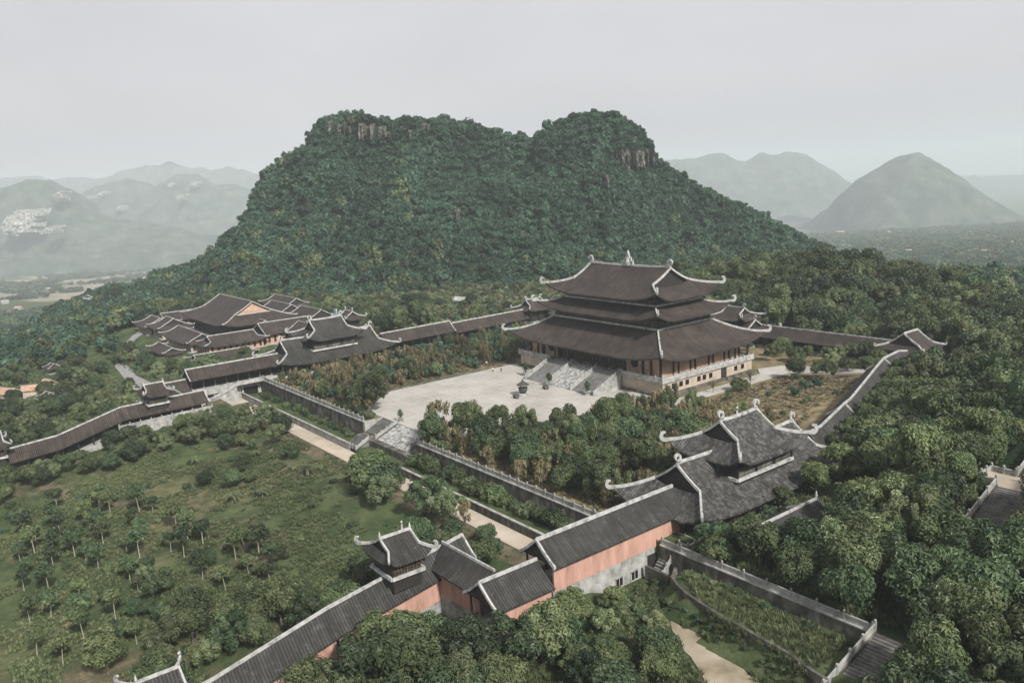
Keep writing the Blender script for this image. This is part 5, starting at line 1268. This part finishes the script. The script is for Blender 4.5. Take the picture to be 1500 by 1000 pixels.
put(B, 'beside the lower steps at the end of the railed wall', [(149, -101, 4.8, 1.1), (147.5, -110, 4.6, 1.0), (145.5, -92, 4.2, 1.1)])
for x_ in (-33, -30, -26.5, -23.5, -20.5, -17.5, -14.4, 18.5, 21.5, 25, 28.5): put('shrub', 'along the inner side of the terrace wall near the entrance steps', [(x_, -92.4 + rnd.uniform(-.8, .8), rnd.uniform(1.3, 2.1), 1.1)])
scatter('shrub', 'on the grass below the house cluster', [(-285, -117), (-120, -116), (-135, -100), (-160, -104), (-285, -104)], 5, (1.0, 2.4), (.8, 1.1), 62, .1, .75)
scatter(B, 'on the grass below the house cluster', [(-285, -117), (-120, -116), (-140, -106), (-160, -106), (-285, -106)], 9, (2.6, 3.8), (.8, 1.0), 63, .1, .7)
for i in range(9): put('shrub', 'beside the rail of the upper hillside steps', [(134.2 + (i % 2) * 1.0, -70 + i * 2.1, 1.7, 1.2)])
put(B, 'in the dense clump along the bottom edge below the salmon walls', [(89, -157, 5.2, 1.05), (86.5, -150, 4.6, 1.0), (92, -165, 5.2, 1.0), (87, -143, 4.0, .95)])
put(B, 'at the left corner of the courtyard beside the terrace wall', [(-20.5, -86, 5.8, 1.05), (-27.5, -89, 5.0, 1.0), (-34, -83, 4.2, 1.1)])
put(B, 'on the sandy road verge', [(24, -113.0, 6.4, .95), (29, -112, 5.0, .95), (34, -116, 4.4, .9), (47, -111, 4.8, 1.05), (53, -110.5, 4.6, 1.05), (73, -116, 3.6, .9), (-36, -110, 3.6, 1), (-44, -110.6, 4.4, 1.1), (-31, -114, 3.6, .9), (-48, -116, 3.5, .9), (66, -110, 2.6, .8), (71, -112, 2.4, .8), (60, -114, 3.0, .8)])
put('dry_tree', 'on the sandy road verge', [(57, -109.2, 2.6, 1.2), (-52, -110.5, 2.6, 1.2), (-47, -108.8, 2.4, 1.2)])
scatter('dry_tree', 'in the brownish scrub left of the courtyard', [(-88, -93), (-15, -93), (-38, -74), (-40, 8), (-50, 20), (-88, 26), (-80, -40), (-80, -90)], 4.3, (2.1, 3.1), (.9, 1.25), 21, .2, .92)
scatter(B, 'in the brownish scrub left of the courtyard', [(-84, -92), (-38, -92), (-38, 20), (-80, 26), (-80, -40), (-80, -90)], 13, (2.6, 3.6), (.9, 1.1), 22, .4, .6)
scatter(B, 'in front of the back gallery beyond the path', [(44, 40), (66, 42), (62, 50), (-60, 52), (-60, 28), (40, 36)], 6.5, (2.6, 3.8), (.8, 1.1), 23, .2, .8)
put(B, 'on the path right of the great hall', [(50, 20, 3.4, 1.0), (57, 24, 3.6, 1.0), (46, -2, 3.2, .8), (60, 33, 3.0, .9), (52, 36, 3.0, 1.0)])
for i in range(15): put('shrub', 'at the foot of the long railed wall above the lawn', [(108.5 + i * 1.95 + rnd.uniform(-.6, .6), -96.8 + rnd.uniform(-.4, .3), rnd.uniform(.6, 1.3), .8)])
put(B, 'on the path right of the great hall', [(47.5, -22, 2.4, .8), (50, -12, 1.8, .8), (62, 20, 3.0, 1.0), (55, 12, 2.0, .9), (70, 26, 3.2, 1), (66, 40, 3.4, 1.1), (45.8, 30, 2.4, .9)])
scatter('dry_tree', 'on the dry grass bank inside the hillside gallery', [(46, -34), (84, -46), (84, -10), (76, 30), (62, 22), (46, -10)], 8, (1.3, 2.2), (.8, 1.1), 27, .2, .22)
scatter('shrub', 'on the dry grass bank inside the hillside gallery', [(44, -30), (84, -46), (82, 0), (72, 40), (60, 34), (46, -10)], 5.5, (.6, 1.3), (.7, 1.1), 24, .2, .25)
put('bare_tree', 'on the path right of the great hall', [(44.5, 5, 3.0, 1.2), (41, -8, 2.4, 1.2)])
# orchard
OP = [(-50, -186), (66, -186), (52, -150), (60, -130), (44, -114), (-30, -112), (-46, -132), (-50, -160)]
def oden(x, y):
    return True
scatter('young_tree', 'in the sloping orchard at lower left', [(-46, -180), (45, -188), (52, -160), (44, -140), (-10, -150), (-36, -158)], 6.8, (1.6, 2.7), (.85, 1.1), 31, .2, .8, .5, .12)
scatter(B, 'standing dark and full in the orchard', [(5, -175), (44, -176), (48, -150), (38, -140), (10, -150)], 7.5, (1.7, 2.6), (.8, 1.0), 32, .2, .5)
scatter('shrub', 'scattered over the orchard grass', OP, 6.0, (.6, 1.4), (.7, 1.1), 33, .2, .3)
scatter('banana_plant', 'in the upper orchard below the sandy road', [(-44, -142), (30, -136), (24, -120), (-30, -116)], 9.5, (1.7, 2.6), (.8, 1.0), 34, .2, .32)
scatter(B, 'in the upper orchard below the sandy road', [(-44, -134), (-20, -140), (-4, -130), (10, -122), (-22, -113), (-40, -114)], 8, (2.2, 3.2), (.8, .95), 35, .2, .75)
scatter('shrub', 'in the planting strip under the terrace wall', [(-88, -101.8), (-20, -101.8), (-20, -96), (-88, -96)], 4, (.6, 1.1), (.6, .9), 36, 0, .0)
scatter('shrub', 'on the rough ground by the dirt path', [(99, -97), (103, -99), (112, -106), (136, -116), (137, -130), (112, -120), (100, -122)], 2.6, (.6, 1.4), (.7, 1.0), 37, .1, .9)
STRIP = [(-70, -101.2, -96.2), ]
for i in range(46):
    x = -84 + i * 3.7
    if -13 < x < 18: continue
    put('shrub', 'in the planting strip under the terrace wall', [(x + rnd.uniform(-1, 1), -97.2 + rnd.uniform(-.8, .6), rnd.uniform(1.0, 1.8) if x < 0 else rnd.uniform(1.7, 3.0), 1.05)])
for i in range(44):
    put('shrub', 'in the leafy fringe just under the curved kerb wall', [(104 + i * .8 + rnd.uniform(-.5, .5), float(np.interp(104 + i * .8, [104, 108, 112, 117, 126, 137, 139], [-99, -101.8, -103.1, -104.1, -105.1, -106.9, -107.2])) - 1.6 + rnd.uniform(-.5, .4), rnd.uniform(.6, 1.1), .8)])
scatter('shrub', 'in the rough growth at the foot of the near gallery', [(98.5, -130), (106, -130), (110, -112), (104, -99.5), (98.5, -99.5)], 2.6, (.8, 1.6), (.7, 1.1), 48, 0, .8)
scatter('shrub', 'along the foot of the near gate pavilion', [(101.5, -90), (106.5, -90), (106.5, -42), (101.5, -42)], 3, (1.0, 1.8), (.8, 1.1), 49, 0, .8)
scatter('shrub', 'below the western terrace rail', [(-70, -148), (-62, -148), (-60, -122), (-70, -122)], 2.8, (1.2, 2.2), (.8, 1.1), 50, 0, .9)
# behind and west
scatter(B, 'on the wooded hill behind the back gallery', [(-70, 66), (88, 66), (92, 120), (60, 170), (-60, 170), (-90, 110)], 8.0, (5.2, 7.2), (.9, 1.25), 41, .5)
scatter(B, 'in the trees behind the house cluster', [(-290, -112), (-135, -12), (-125, 4), (-160, 20), (-300, -10), (-330, -60)], 9, (4.2, 5.8), (.9, 1.2), 42, .8)
scatter(B, 'in the garden left of the curving road', [(-290, -112), (-100, -114), (-100, -128), (-84, -150), (-84, -200), (-200, -230), (-330, -180)], 9.5, (2.6, 4.2), (.8, 1.1), 43, .6, .8)
scatter(B, 'between the house cluster and the western gallery', [(-156, -100), (-140, -112), (-108, -112), (-100, -70), (-106, -40), (-130, -60), (-140, -96)], 7, (2.6, 4.0), (.8, 1.1), 44, .3, .85)
scatter('shrub', 'in the garden left of the curving road', [(-270, -126), (-100, -128), (-84, -150), (-84, -200), (-200, -220)], 7, (.8, 1.8), (.8, 1.1), 45, .4, .7)
scatter(B, 'in the open scrub between the enclosing gallery and the mountain', [(-100, -30), (-100, 60), (-60, 66), (-60, 110), (-160, 230), (-250, 120), (-240, -10), (-130, 0)], 13, (2.4, 4.0), (.8, 1.1), 46, .5, .75)
scatter('shrub', 'in the open scrub between the enclosing gallery and the mountain', [(-100, -30), (-100, 60), (-60, 66), (-60, 110), (-160, 200), (-240, 110), (-220, -10), (-130, 0)], 6.5, (1.0, 2.2), (.8, 1.1), 47, .4, .7)
scatter('dry_tree', 'in the open scrub between the enclosing gallery and the mountain', [(-100, -30), (-100, 60), (-60, 66), (-60, 110), (-160, 200), (-240, 110), (-220, -10), (-130, 0)], 12, (2.0, 3.0), (.8, 1.1), 57, .4, .6)

def apparent(p):
    x, y, R, H, rg = p; px, py, dz = proj(x, y, Tz(x, y) + R)
    if dz < 5: return -1
    m = R * FPX / dz
    if rg.startswith('hard against'): return m * 3
    if px < -m or px > 1500 + m or py < -m or py > 1000 + m * 2: return -.5 if dz < 130 else -1
    return m
NAMES = {'broadleaf_tree': 'tree', 'young_tree': 'sapling', 'shrub': 'shrub', 'dry_tree': 'feathery tree', 'banana_plant': 'banana plant', 'bare_tree': 'bare tree'}
TONE = {'leaf': 'mid-green', 'leaf_dark': 'dark green', 'leaf_lit': 'pale green', 'leaf_dry': 'brownish'}
ORD = ['first', 'second', 'third', 'fourth', 'fifth', 'sixth', 'seventh', 'eighth', 'ninth', 'tenth', 'eleventh', 'twelfth', '13th', '14th', '15th', '16th', '17th', '18th', '19th', '20th', '21st', '22nd', '23rd'] + ['%dth' % k for k in range(24, 400)]
def ordi(k): return ORD[k] if k < len(ORD) else '%dth' % (k + 1)
LIMIT = 285
REST = []
SHORT = {}
for kind, L in PL.items():
    sc = [(apparent(p), p) for p in L]; sc = [q for q in sc if q[0] > -.9]
    sc.sort(key=lambda q: -q[0])
    keep = [p for a, p in sc[:LIMIT] if a > 0]; REST += [(kind, p) for a, p in sc[LIMIT:]] + [(kind, p) for a, p in sc[:LIMIT] if a <= 0]
    byreg = {}
    for p in keep: byreg.setdefault(p[4], []).append(p)
    for rg, ps in byreg.items():
        vr = []
        for p in ps:
            i = rnd.randrange(len(KIND[kind])); tm, cm, lm = KIND[kind][i]; vr.append((lm, p, tm, cm))
        cls = {}
        for v in vr: cls.setdefault(v[0], []).append(v)
        for lm, vs in cls.items():
            vs.sort(key=lambda v: proj(v[1][0], v[1][1], 0)[0])
            for k, (lm_, p, tm, cm) in enumerate(vs):
                x, y, R, H, _ = p; z = Tz(x, y) - .05; pos = '' if len(vs) == 1 else ordi(k) + ' from the left of the '
                lab = '%s %s%s' % (TONE[lm] + ' ' + NAMES[kind], rg, '' if len(vs) == 1 else ', %s of its tone from the left' % ordi(k))
                w_ = lab.split()
                if len(w_) > 16:
                    lab = ' '.join(lab.replace('the ', '').split()[:16])
                o = bpy.data.objects.new(kind, None); COL.objects.link(o); o.location = (x, y, z); o.rotation_euler = (rnd.uniform(-.05, .05), rnd.uniform(-.05, .05), rnd.uniform(0, 6.28)); o.scale = (R * rnd.uniform(.9, 1.1), R * rnd.uniform(.85, 1.15), R * H * rnd.uniform(.9, 1.12))
                tag(o, lab, NAMES[kind].split()[-1] if kind != 'banana_plant' else 'banana plant', ('%ss ' % NAMES[kind]) + rg)
                for nm, me in (('trunk', tm), ('crown', cm)):
                    c = bpy.data.objects.new(nm, me); COL.objects.link(c); c.parent = o

# ---------------------------------------------------------------- masses of woodland, as instanced stuff
lib = bpy.data.collections.new('crown_library')       # never linked to the scene: only a source of crowns
def instancer(name, P, R, meshes, zs=None, seed=5):
    """one object whose points carry crowns picked from a list"""
    sub = bpy.data.collections.new(name + '_set'); lib.children.link(sub)
    for k, me in enumerate(meshes):
        o = bpy.data.objects.new('%s_crown_%02d' % (name, k), me); sub.objects.link(o)
    me = bpy.data.meshes.new(name); n = len(P); me.vertices.add(n); me.vertices.foreach_set('co', np.array(P, dtype=np.float32).ravel())
    rs = np.random.RandomState(seed)
    a = me.attributes.new('size', 'FLOAT_VECTOR', 'POINT'); zs_ = np.array(zs if zs is not None else [1.0] * n); a.data.foreach_set('vector', np.stack([R, R, np.array(R) * zs_], -1).astype(np.float32).ravel())
    a = me.attributes.new('turn', 'FLOAT_VECTOR', 'POINT'); a.data.foreach_set('vector', np.stack([rs.uniform(-.12, .12, n), rs.uniform(-.12, .12, n), rs.uniform(0, 6.28, n)], -1).astype(np.float32).ravel())
    a = me.attributes.new('pick', 'INT', 'POINT'); a.data.foreach_set('value', rs.randint(0, len(meshes), n).astype(np.int32))
    ob = bpy.data.objects.new(name, me); COL.objects.link(ob)
    g = bpy.data.node_groups.new(name, 'GeometryNodeTree'); g.interface.new_socket('Geometry', in_out='INPUT', socket_type='NodeSocketGeometry'); g.interface.new_socket('Geometry', in_out='OUTPUT', socket_type='NodeSocketGeometry')
    N, Lk = g.nodes, g.links; gi = N.new('NodeGroupInput'); go = N.new('NodeGroupOutput')
    ci = N.new('GeometryNodeCollectionInfo'); ci.inputs['Collection'].default_value = sub; ci.inputs['Separate Children'].default_value = True; ci.inputs['Reset Children'].default_value = True
    ip = N.new('GeometryNodeInstanceOnPoints'); ip.inputs['Pick Instance'].default_value = True
    def at(nm, ty):
        q = N.new('GeometryNodeInputNamedAttribute'); q.data_type = ty; q.inputs['Name'].default_value = nm; return q.outputs['Attribute']
    mp = N.new('GeometryNodeMeshToPoints'); Lk.new(gi.outputs[0], mp.inputs['Mesh']); Lk.new(mp.outputs[0], ip.inputs['Points'])
    Lk.new(ci.outputs[0], ip.inputs['Instance']); Lk.new(at('pick', 'INT'), ip.inputs['Instance Index']); Lk.new(at('turn', 'FLOAT_VECTOR'), ip.inputs['Rotation']); Lk.new(at('size', 'FLOAT_VECTOR'), ip.inputs['Scale'])
    Lk.new(ip.outputs[0], go.inputs[0])
    md = ob.modifiers.new('crowns', 'NODES'); md.node_group = g
    return ob
P, R, Zs = [], [], []
PB, RB, ZB = [], [], []
for kind, p in REST:
    if kind == 'broadleaf_tree':
        PB.append((p[0], p[1], Tz(p[0], p[1]) - .05)); RB.append(p[2]); ZB.append(p[3]); continue
    P.append((p[0], p[1], Tz(p[0], p[1]) + (p[2] * .15 if kind == 'shrub' else p[2] * .45))); R.append(p[2] * .95); Zs.append(1.15)
# extra forest around the mid distance, beyond the individually built trees
rs = np.random.RandomState(21)
def mass(n, xr, yr, cond, rad, zoff, plist, seed, zr=(.9, 1.3)):
    r_ = np.random.RandomState(seed); x = r_.uniform(*xr, n); y = r_.uniform(*yr, n); rr = r_.uniform(*rad, n); hh = r_.uniform(*zr, n); z = T(x, y)
    k = cond(x, y, z); idx = np.nonzero(k)[0]
    for i in idx:
        if x[i] > -300 and blocked(x[i], y[i], 2.0): continue
        px, py, dz = proj(x[i], y[i], z[i] + rr[i])
        if dz < 20 or px < -250 or px > 2100 or py > 1060: continue
        plist[0].append((x[i], y[i], z[i] + rr[i] * zoff)); plist[1].append(rr[i]); plist[2].append(hh[i])
sd_f = lambda x, y: ((x - CAM[0]) * RV[0] + (y - CAM[1]) * RV[1], (x - CAM[0]) * FV[0] + (y - CAM[1]) * FV[1])
def poly_mask(x, y, poly):
    c = np.zeros_like(x, bool)
    for i in range(len(poly)):
        (x1, y1), (x2, y2) = poly[i], poly[i - 1]; k = ((y1 > y) != (y2 > y)) & (x < (x2 - x1) * (y - y1) / (y2 - y1 + 1e-9) + x1); c ^= k
    return c
mt = ([], [], [])
def near_rock(x, y):
    k = np.zeros_like(x, bool)
    for rx, ry, rz_, rr in ROCKS: k |= (np.hypot((x - rx) * RV[0] + (y - ry) * RV[1], ((x - rx) * FV[0] + (y - ry) * FV[1]) * .55) < rr * .42) & (np.abs(T(x, y) - rz_) < rr * .75)
    return k
def c_mtn(x, y, z):
    s, d = sd_f(x, y); return (d > 492) & (d < 705) & (s > -345) & (s < 290) & ~near_rock(x, y)
def steep(n, rad, seed, k0):
    r_ = np.random.RandomState(seed); x = r_.uniform(-620, -80, n); y = r_.uniform(-120, 560, n); z = T(x, y); g = np.hypot(T(x + 2, y) - z, T(x, y + 2) - z) / 2
    k = c_mtn(x, y, z) & (r_.rand(n) < k0 * (1 + g * g)); rr = r_.uniform(*rad, n) * np.where(r_.rand(n) < .07, 1.5, 1); hh = r_.uniform(.8, 1.3, n)
    for i in np.nonzero(k)[0]:
        zz = z[i] + rr[i] * .25 + r_.uniform(-.6, .6) * min(g[i], 4)
        px, py, dz = proj(x[i], y[i], zz)
        if px < -60 or px > 1560: continue
        mt[0].append((x[i], y[i], zz)); mt[1].append(rr[i]); mt[2].append(hh[i])
steep(150000, (1.7, 4.1), 31, .17)
r_ = np.random.RandomState(77)
for _ in range(260):
    x_, y_ = r_.uniform(152, 245), r_.uniform(-105, 40)
    if x_ < 172 and y_ < -20: continue
    PB.append((x_, y_, Tz(x_, y_) - .05)); RB.append(r_.uniform(4.2, 5.6)); ZB.append(r_.uniform(.85, 1.1))
instancer('near_woodland', PB, RB, NEARV, ZB, 11)
tag(bpy.data.objects['near_woodland'], 'smaller and farther trees of the slopes, gardens and hill, read as one wood', 'woodland', kind='stuff')
instancer('mountain_forest', mt[0], mt[1], FAR[:5], mt[2], 6)
tag(bpy.data.objects['mountain_forest'], 'unbroken dark forest covering the mountain', 'forest', kind='stuff')
fr = (P, R, Zs)
SCR = [(-98, -14), (-98, 64), (-60, 66), (-70, 150), (-150, 330), (-235, 190), (-262, 60), (-235, -8)]
scb = ([], [], [])
mass(6500, (-265, -60), (-14, 330), lambda x, y, z: poly_mask(x, y, SCR) & (sd_f(x, y)[1] < 500) & (fbm(x / 25, y / 25, 4) > -.12), (1.1, 2.9), .3, scb, 61)
instancer('scrub', scb[0], scb[1], [mesh_of(far_crown(240), 'crown', M['leaf_lit']), mesh_of(far_crown(241), 'crown', M['leaf_lit']), mesh_of(far_crown(242), 'crown', M['leaf']), mesh_of(far_crown(243), 'crown', M['leaf_dry'])], scb[2], 9)
tag(bpy.data.objects['scrub'], 'pale open scrub between the enclosing gallery and the mountain foot', 'scrub', kind='stuff')
mass(5200, (-520, -60), (-260, 330), lambda x, y, z: (sd_f(x, y)[1] > 385) & (sd_f(x, y)[1] < 500) & (fbm(x / 40, y / 40, 3) > np.where(sd_f(x, y)[0] < -110, -.3, .10)) & ~poly_mask(x, y, [(-282, -110), (-130, -110), (-130, -16), (-282, -16)]) & ~poly_mask(x, y, SCR), (2.6, 5.6), .35, fr, 32)
mass(3400, (-560, -250), (-260, 120), lambda x, y, z: (sd_f(x, y)[1] < 720) & ((x < -282) | (y > -16) | (y < -128)), (3.2, 6.2), .4, fr, 33)
mass(3200, (90, 330), (-140, 300), lambda x, y, z: (y > 88) | ((x > 175) & (y > -15)) | ((x > 150) & (y > 40)), (4.5, 6.5), .5, fr, 34)
mass(2600, (-320, 150), (165, 520), lambda x, y, z: (sd_f(x, y)[1] < 640) & (sd_f(x, y)[0] > 110) & (y > 165), (4.0, 6.5), .4, fr, 35)
instancer('woodland', fr[0], fr[1], FAR[:6], fr[2], 7)
tag(bpy.data.objects['woodland'], 'dense mixed woodland surrounding the compound and filling the valley edge', 'woodland', kind='stuff')
pl_ = ([], [], [])
r_ = np.random.RandomState(36); n = 90000; dd_ = 640 + 2900 * r_.rand(n) ** 1.15; ss_ = (r_.rand(n) * 2 - 1) * .68 * dd_
xx_ = CAM[0] + FV[0] * dd_ + RV[0] * ss_; yy_ = CAM[1] + FV[1] * dd_ + RV[1] * ss_; zz_ = T(xx_, yy_); f_ = fbm(xx_ / 120, yy_ / 120, 4); rr_ = r_.uniform(4.5, 9, n) * (.8 + dd_ / 4500)
kk_ = (zz_ < -20) & (f_ > np.where(ss_ < 0, np.where(dd_ > 1300, .13, -.08), -.24)) & (r_.rand(n) < .62)
for i in np.nonzero(kk_)[0]: pl_[0].append((xx_[i], yy_[i], zz_[i] + rr_[i] * .3)); pl_[1].append(rr_[i]); pl_[2].append(.6 + .3 * r_.rand())
instancer('valley_trees', pl_[0], pl_[1], FAR2, pl_[2], 8)
tag(bpy.data.objects['valley_trees'], 'scattered trees and hedges over the hazy valley floor', 'trees', kind='stuff')
# low weeds over the orchard and banks
gt = MB(); r_ = random.Random(9)
for i in range(26):
    a = r_.random() * 6.28; d_ = r_.uniform(.05, .5); h_ = r_.uniform(.25, .6); q = Vector((math.cos(a) * d_, math.sin(a) * d_, 0)); e_ = Vector((math.cos(a), math.sin(a), 0)) * r_.uniform(.1, .35)
    pz = Vector((-math.sin(a), math.cos(a), 0)) * .07
    gt.face([q - pz, q + pz, q + e_ + Vector((0, 0, h_))])
M['weed'] = leaf_mat('weeds', [(.3, (.045, .060, .024)), (.5, (.085, .105, .045)), (.72, (.14, .155, .08))], val=.3)
M['weed_dry'] = leaf_mat('dry_weeds', [(.3, (.07, .062, .034)), (.5, (.15, .125, .075)), (.72, (.24, .20, .13))], hue=.02, val=.3)
def weeds(name, label, n, xr, yr, cond, sz, material, seed):
    r2 = np.random.RandomState(seed); x = r2.uniform(*xr, n); y = r2.uniform(*yr, n); k = cond(x, y); x, y = x[k], y[k]; z = T(x, y)
    kk = [i for i in range(len(x)) if not blocked(x[i], y[i], .3)]; x, y, z = x[kk], y[kk], z[kk]
    s_ = r2.uniform(*sz, len(x)); o = instancer(name, np.stack([x, y, z], -1), s_, [mesh_of(gt, name, material)], None, seed); tag(o, label, 'weeds', kind='stuff')
weeds('weeds', 'low weeds and rough grass over the orchard slope', 20000, (-60, 74), (-190, -107), lambda x, y: fbm(x / 9, y / 9, 4) < .06, (.6, 1.3), M['weed'], 51)
weeds('rough_grass', 'rough weeds around the dirt path at bottom right', 11000, (98, 145), (-150, -96), lambda x, y: fbm(x / 9, y / 9, 4) < .15, (.7, 1.6), M['weed'], 52)
weeds('lawn_grass', 'short mown grass of the narrow lawn below the long railed wall', 9000, (105, 139), (-112, -95.8), lambda x, y: (fbm(x / 6, y / 6, 3) > -.25) & (y > np.interp(x, [104, 108, 112, 117, 126, 137, 139], [-99, -101.8, -103.1, -104.1, -105.1, -106.9, -107.2]) + .5), (.28, .6), M['weed'], 58)
weeds('garden_grass', 'rough grass of the garden by the curving road', 9000, (-280, -96), (-200, -100), lambda x, y: fbm(x / 12, y / 12, 4) < .2, (1.0, 2.4), M['weed'], 59)
weeds('undergrowth', 'dark undergrowth beneath the slope trees on the right', 9000, (101, 150), (-94, 20), lambda x, y: x > -999, (1.0, 2.2), M['weed'], 54)
weeds('dry_grass', 'tall dry grass on the bank inside the hillside gallery and scrub', 16000, (-88, 90), (-92, 50), lambda x, y: ((x > 40) | (x < -40)) & (fbm(x / 9, y / 9, 4) > -.22), (.8, 1.8), M['weed_dry'], 53)
# village houses in the valley
VH = [(28, 455, -60), (14, 462, -60), (66, 432, -66), (70, 428, -66), (132, 446, -40), (1262, 380, -66), (1400, 384, -66), (1370, 330, -70), (1300, 345, -70), (1440, 372, -68), (1455, 352, -68), (1240, 365, -68), (1340, 310, -70), (1330, 372, -66), (1480, 360, -68), (1230, 345, -70), (1420, 345, -70), (8, 446, -62), (210, 405, -70), (215, 412, -70)]
vl = ['pale village house far off at left with red roof', 'white village house at the far left edge', 'white village house among trees at left', 'second white house close beside the first at left', 'white gabled house just above the house cluster trees']
for i, (px, py, z0) in enumerate(VH):
    p = hit(px, py, 560, 3600)
    if p is None: continue
    z0 = Tz(p[0], p[1]); vs = max(1.0, float((p[:2] - CAM[:2]) @ FV) / 1100)
    L = rnd.uniform(7, 11); t = thing('village_house', vl[i] if i < 5 else 'tiny pale village house on the hazy plain, %s of them' % ordi(i - 5), 'house', (p[0], p[1], z0), rnd.uniform(0, 3), 'village houses on the plain'); t.scale = (vs, vs, vs)
    gable_roof(t, -L / 2, L / 2, 0, 3.8, 6, 6, 1.8, M['thatch' if i % 3 == 0 else 'stone'], .2, .2)
    MB().box(-L / 2 + .6, L / 2 - .6, -3.1, 3.1, -3, 4.8).build('wall', M['trim'], t)
# slender pale tower on the wooded hill
tw = thing('stone_tower', 'pale ruined tower top peeking from the wooded hill right of the hall', 'tower', (-32, 112, Tz(-32, 112)))
tm_ = MB().box(-1.6, 1.6, -1.5, 1.5, -2, 10.0)
for k in (-1.3, 0, 1.3): tm_.box(k - .3, k + .3, -1.5, 1.5, 9.9, 11.0)
tm_.build('wall', M['stone'], tw)

# ---------------------------------------------------------------- haze
hz = MB(); 
hx0, hx1, hy0, hy1 = -22500, 22500, -22500, 22500
hz.box(hx0, hx1, hy0, hy1, -420, 330)
mh = bpy.data.materials.new('valley_haze'); mh.use_nodes = True; n_ = mh.node_tree.nodes; n_.clear()
ho = n_.new('ShaderNodeOutputMaterial'); pv = n_.new('ShaderNodeVolumePrincipled')
pv.inputs['Color'].default_value = (.70, .765, .80, 1); pv.inputs['Density'].default_value = HAZE; pv.inputs['Anisotropy'].default_value = 0.0
mh.node_tree.links.new(pv.outputs[0], ho.inputs['Volume'])
hzo = hz.build('haze', mh); tag(hzo, 'thin pale haze filling the valley', 'haze', kind='stuff')
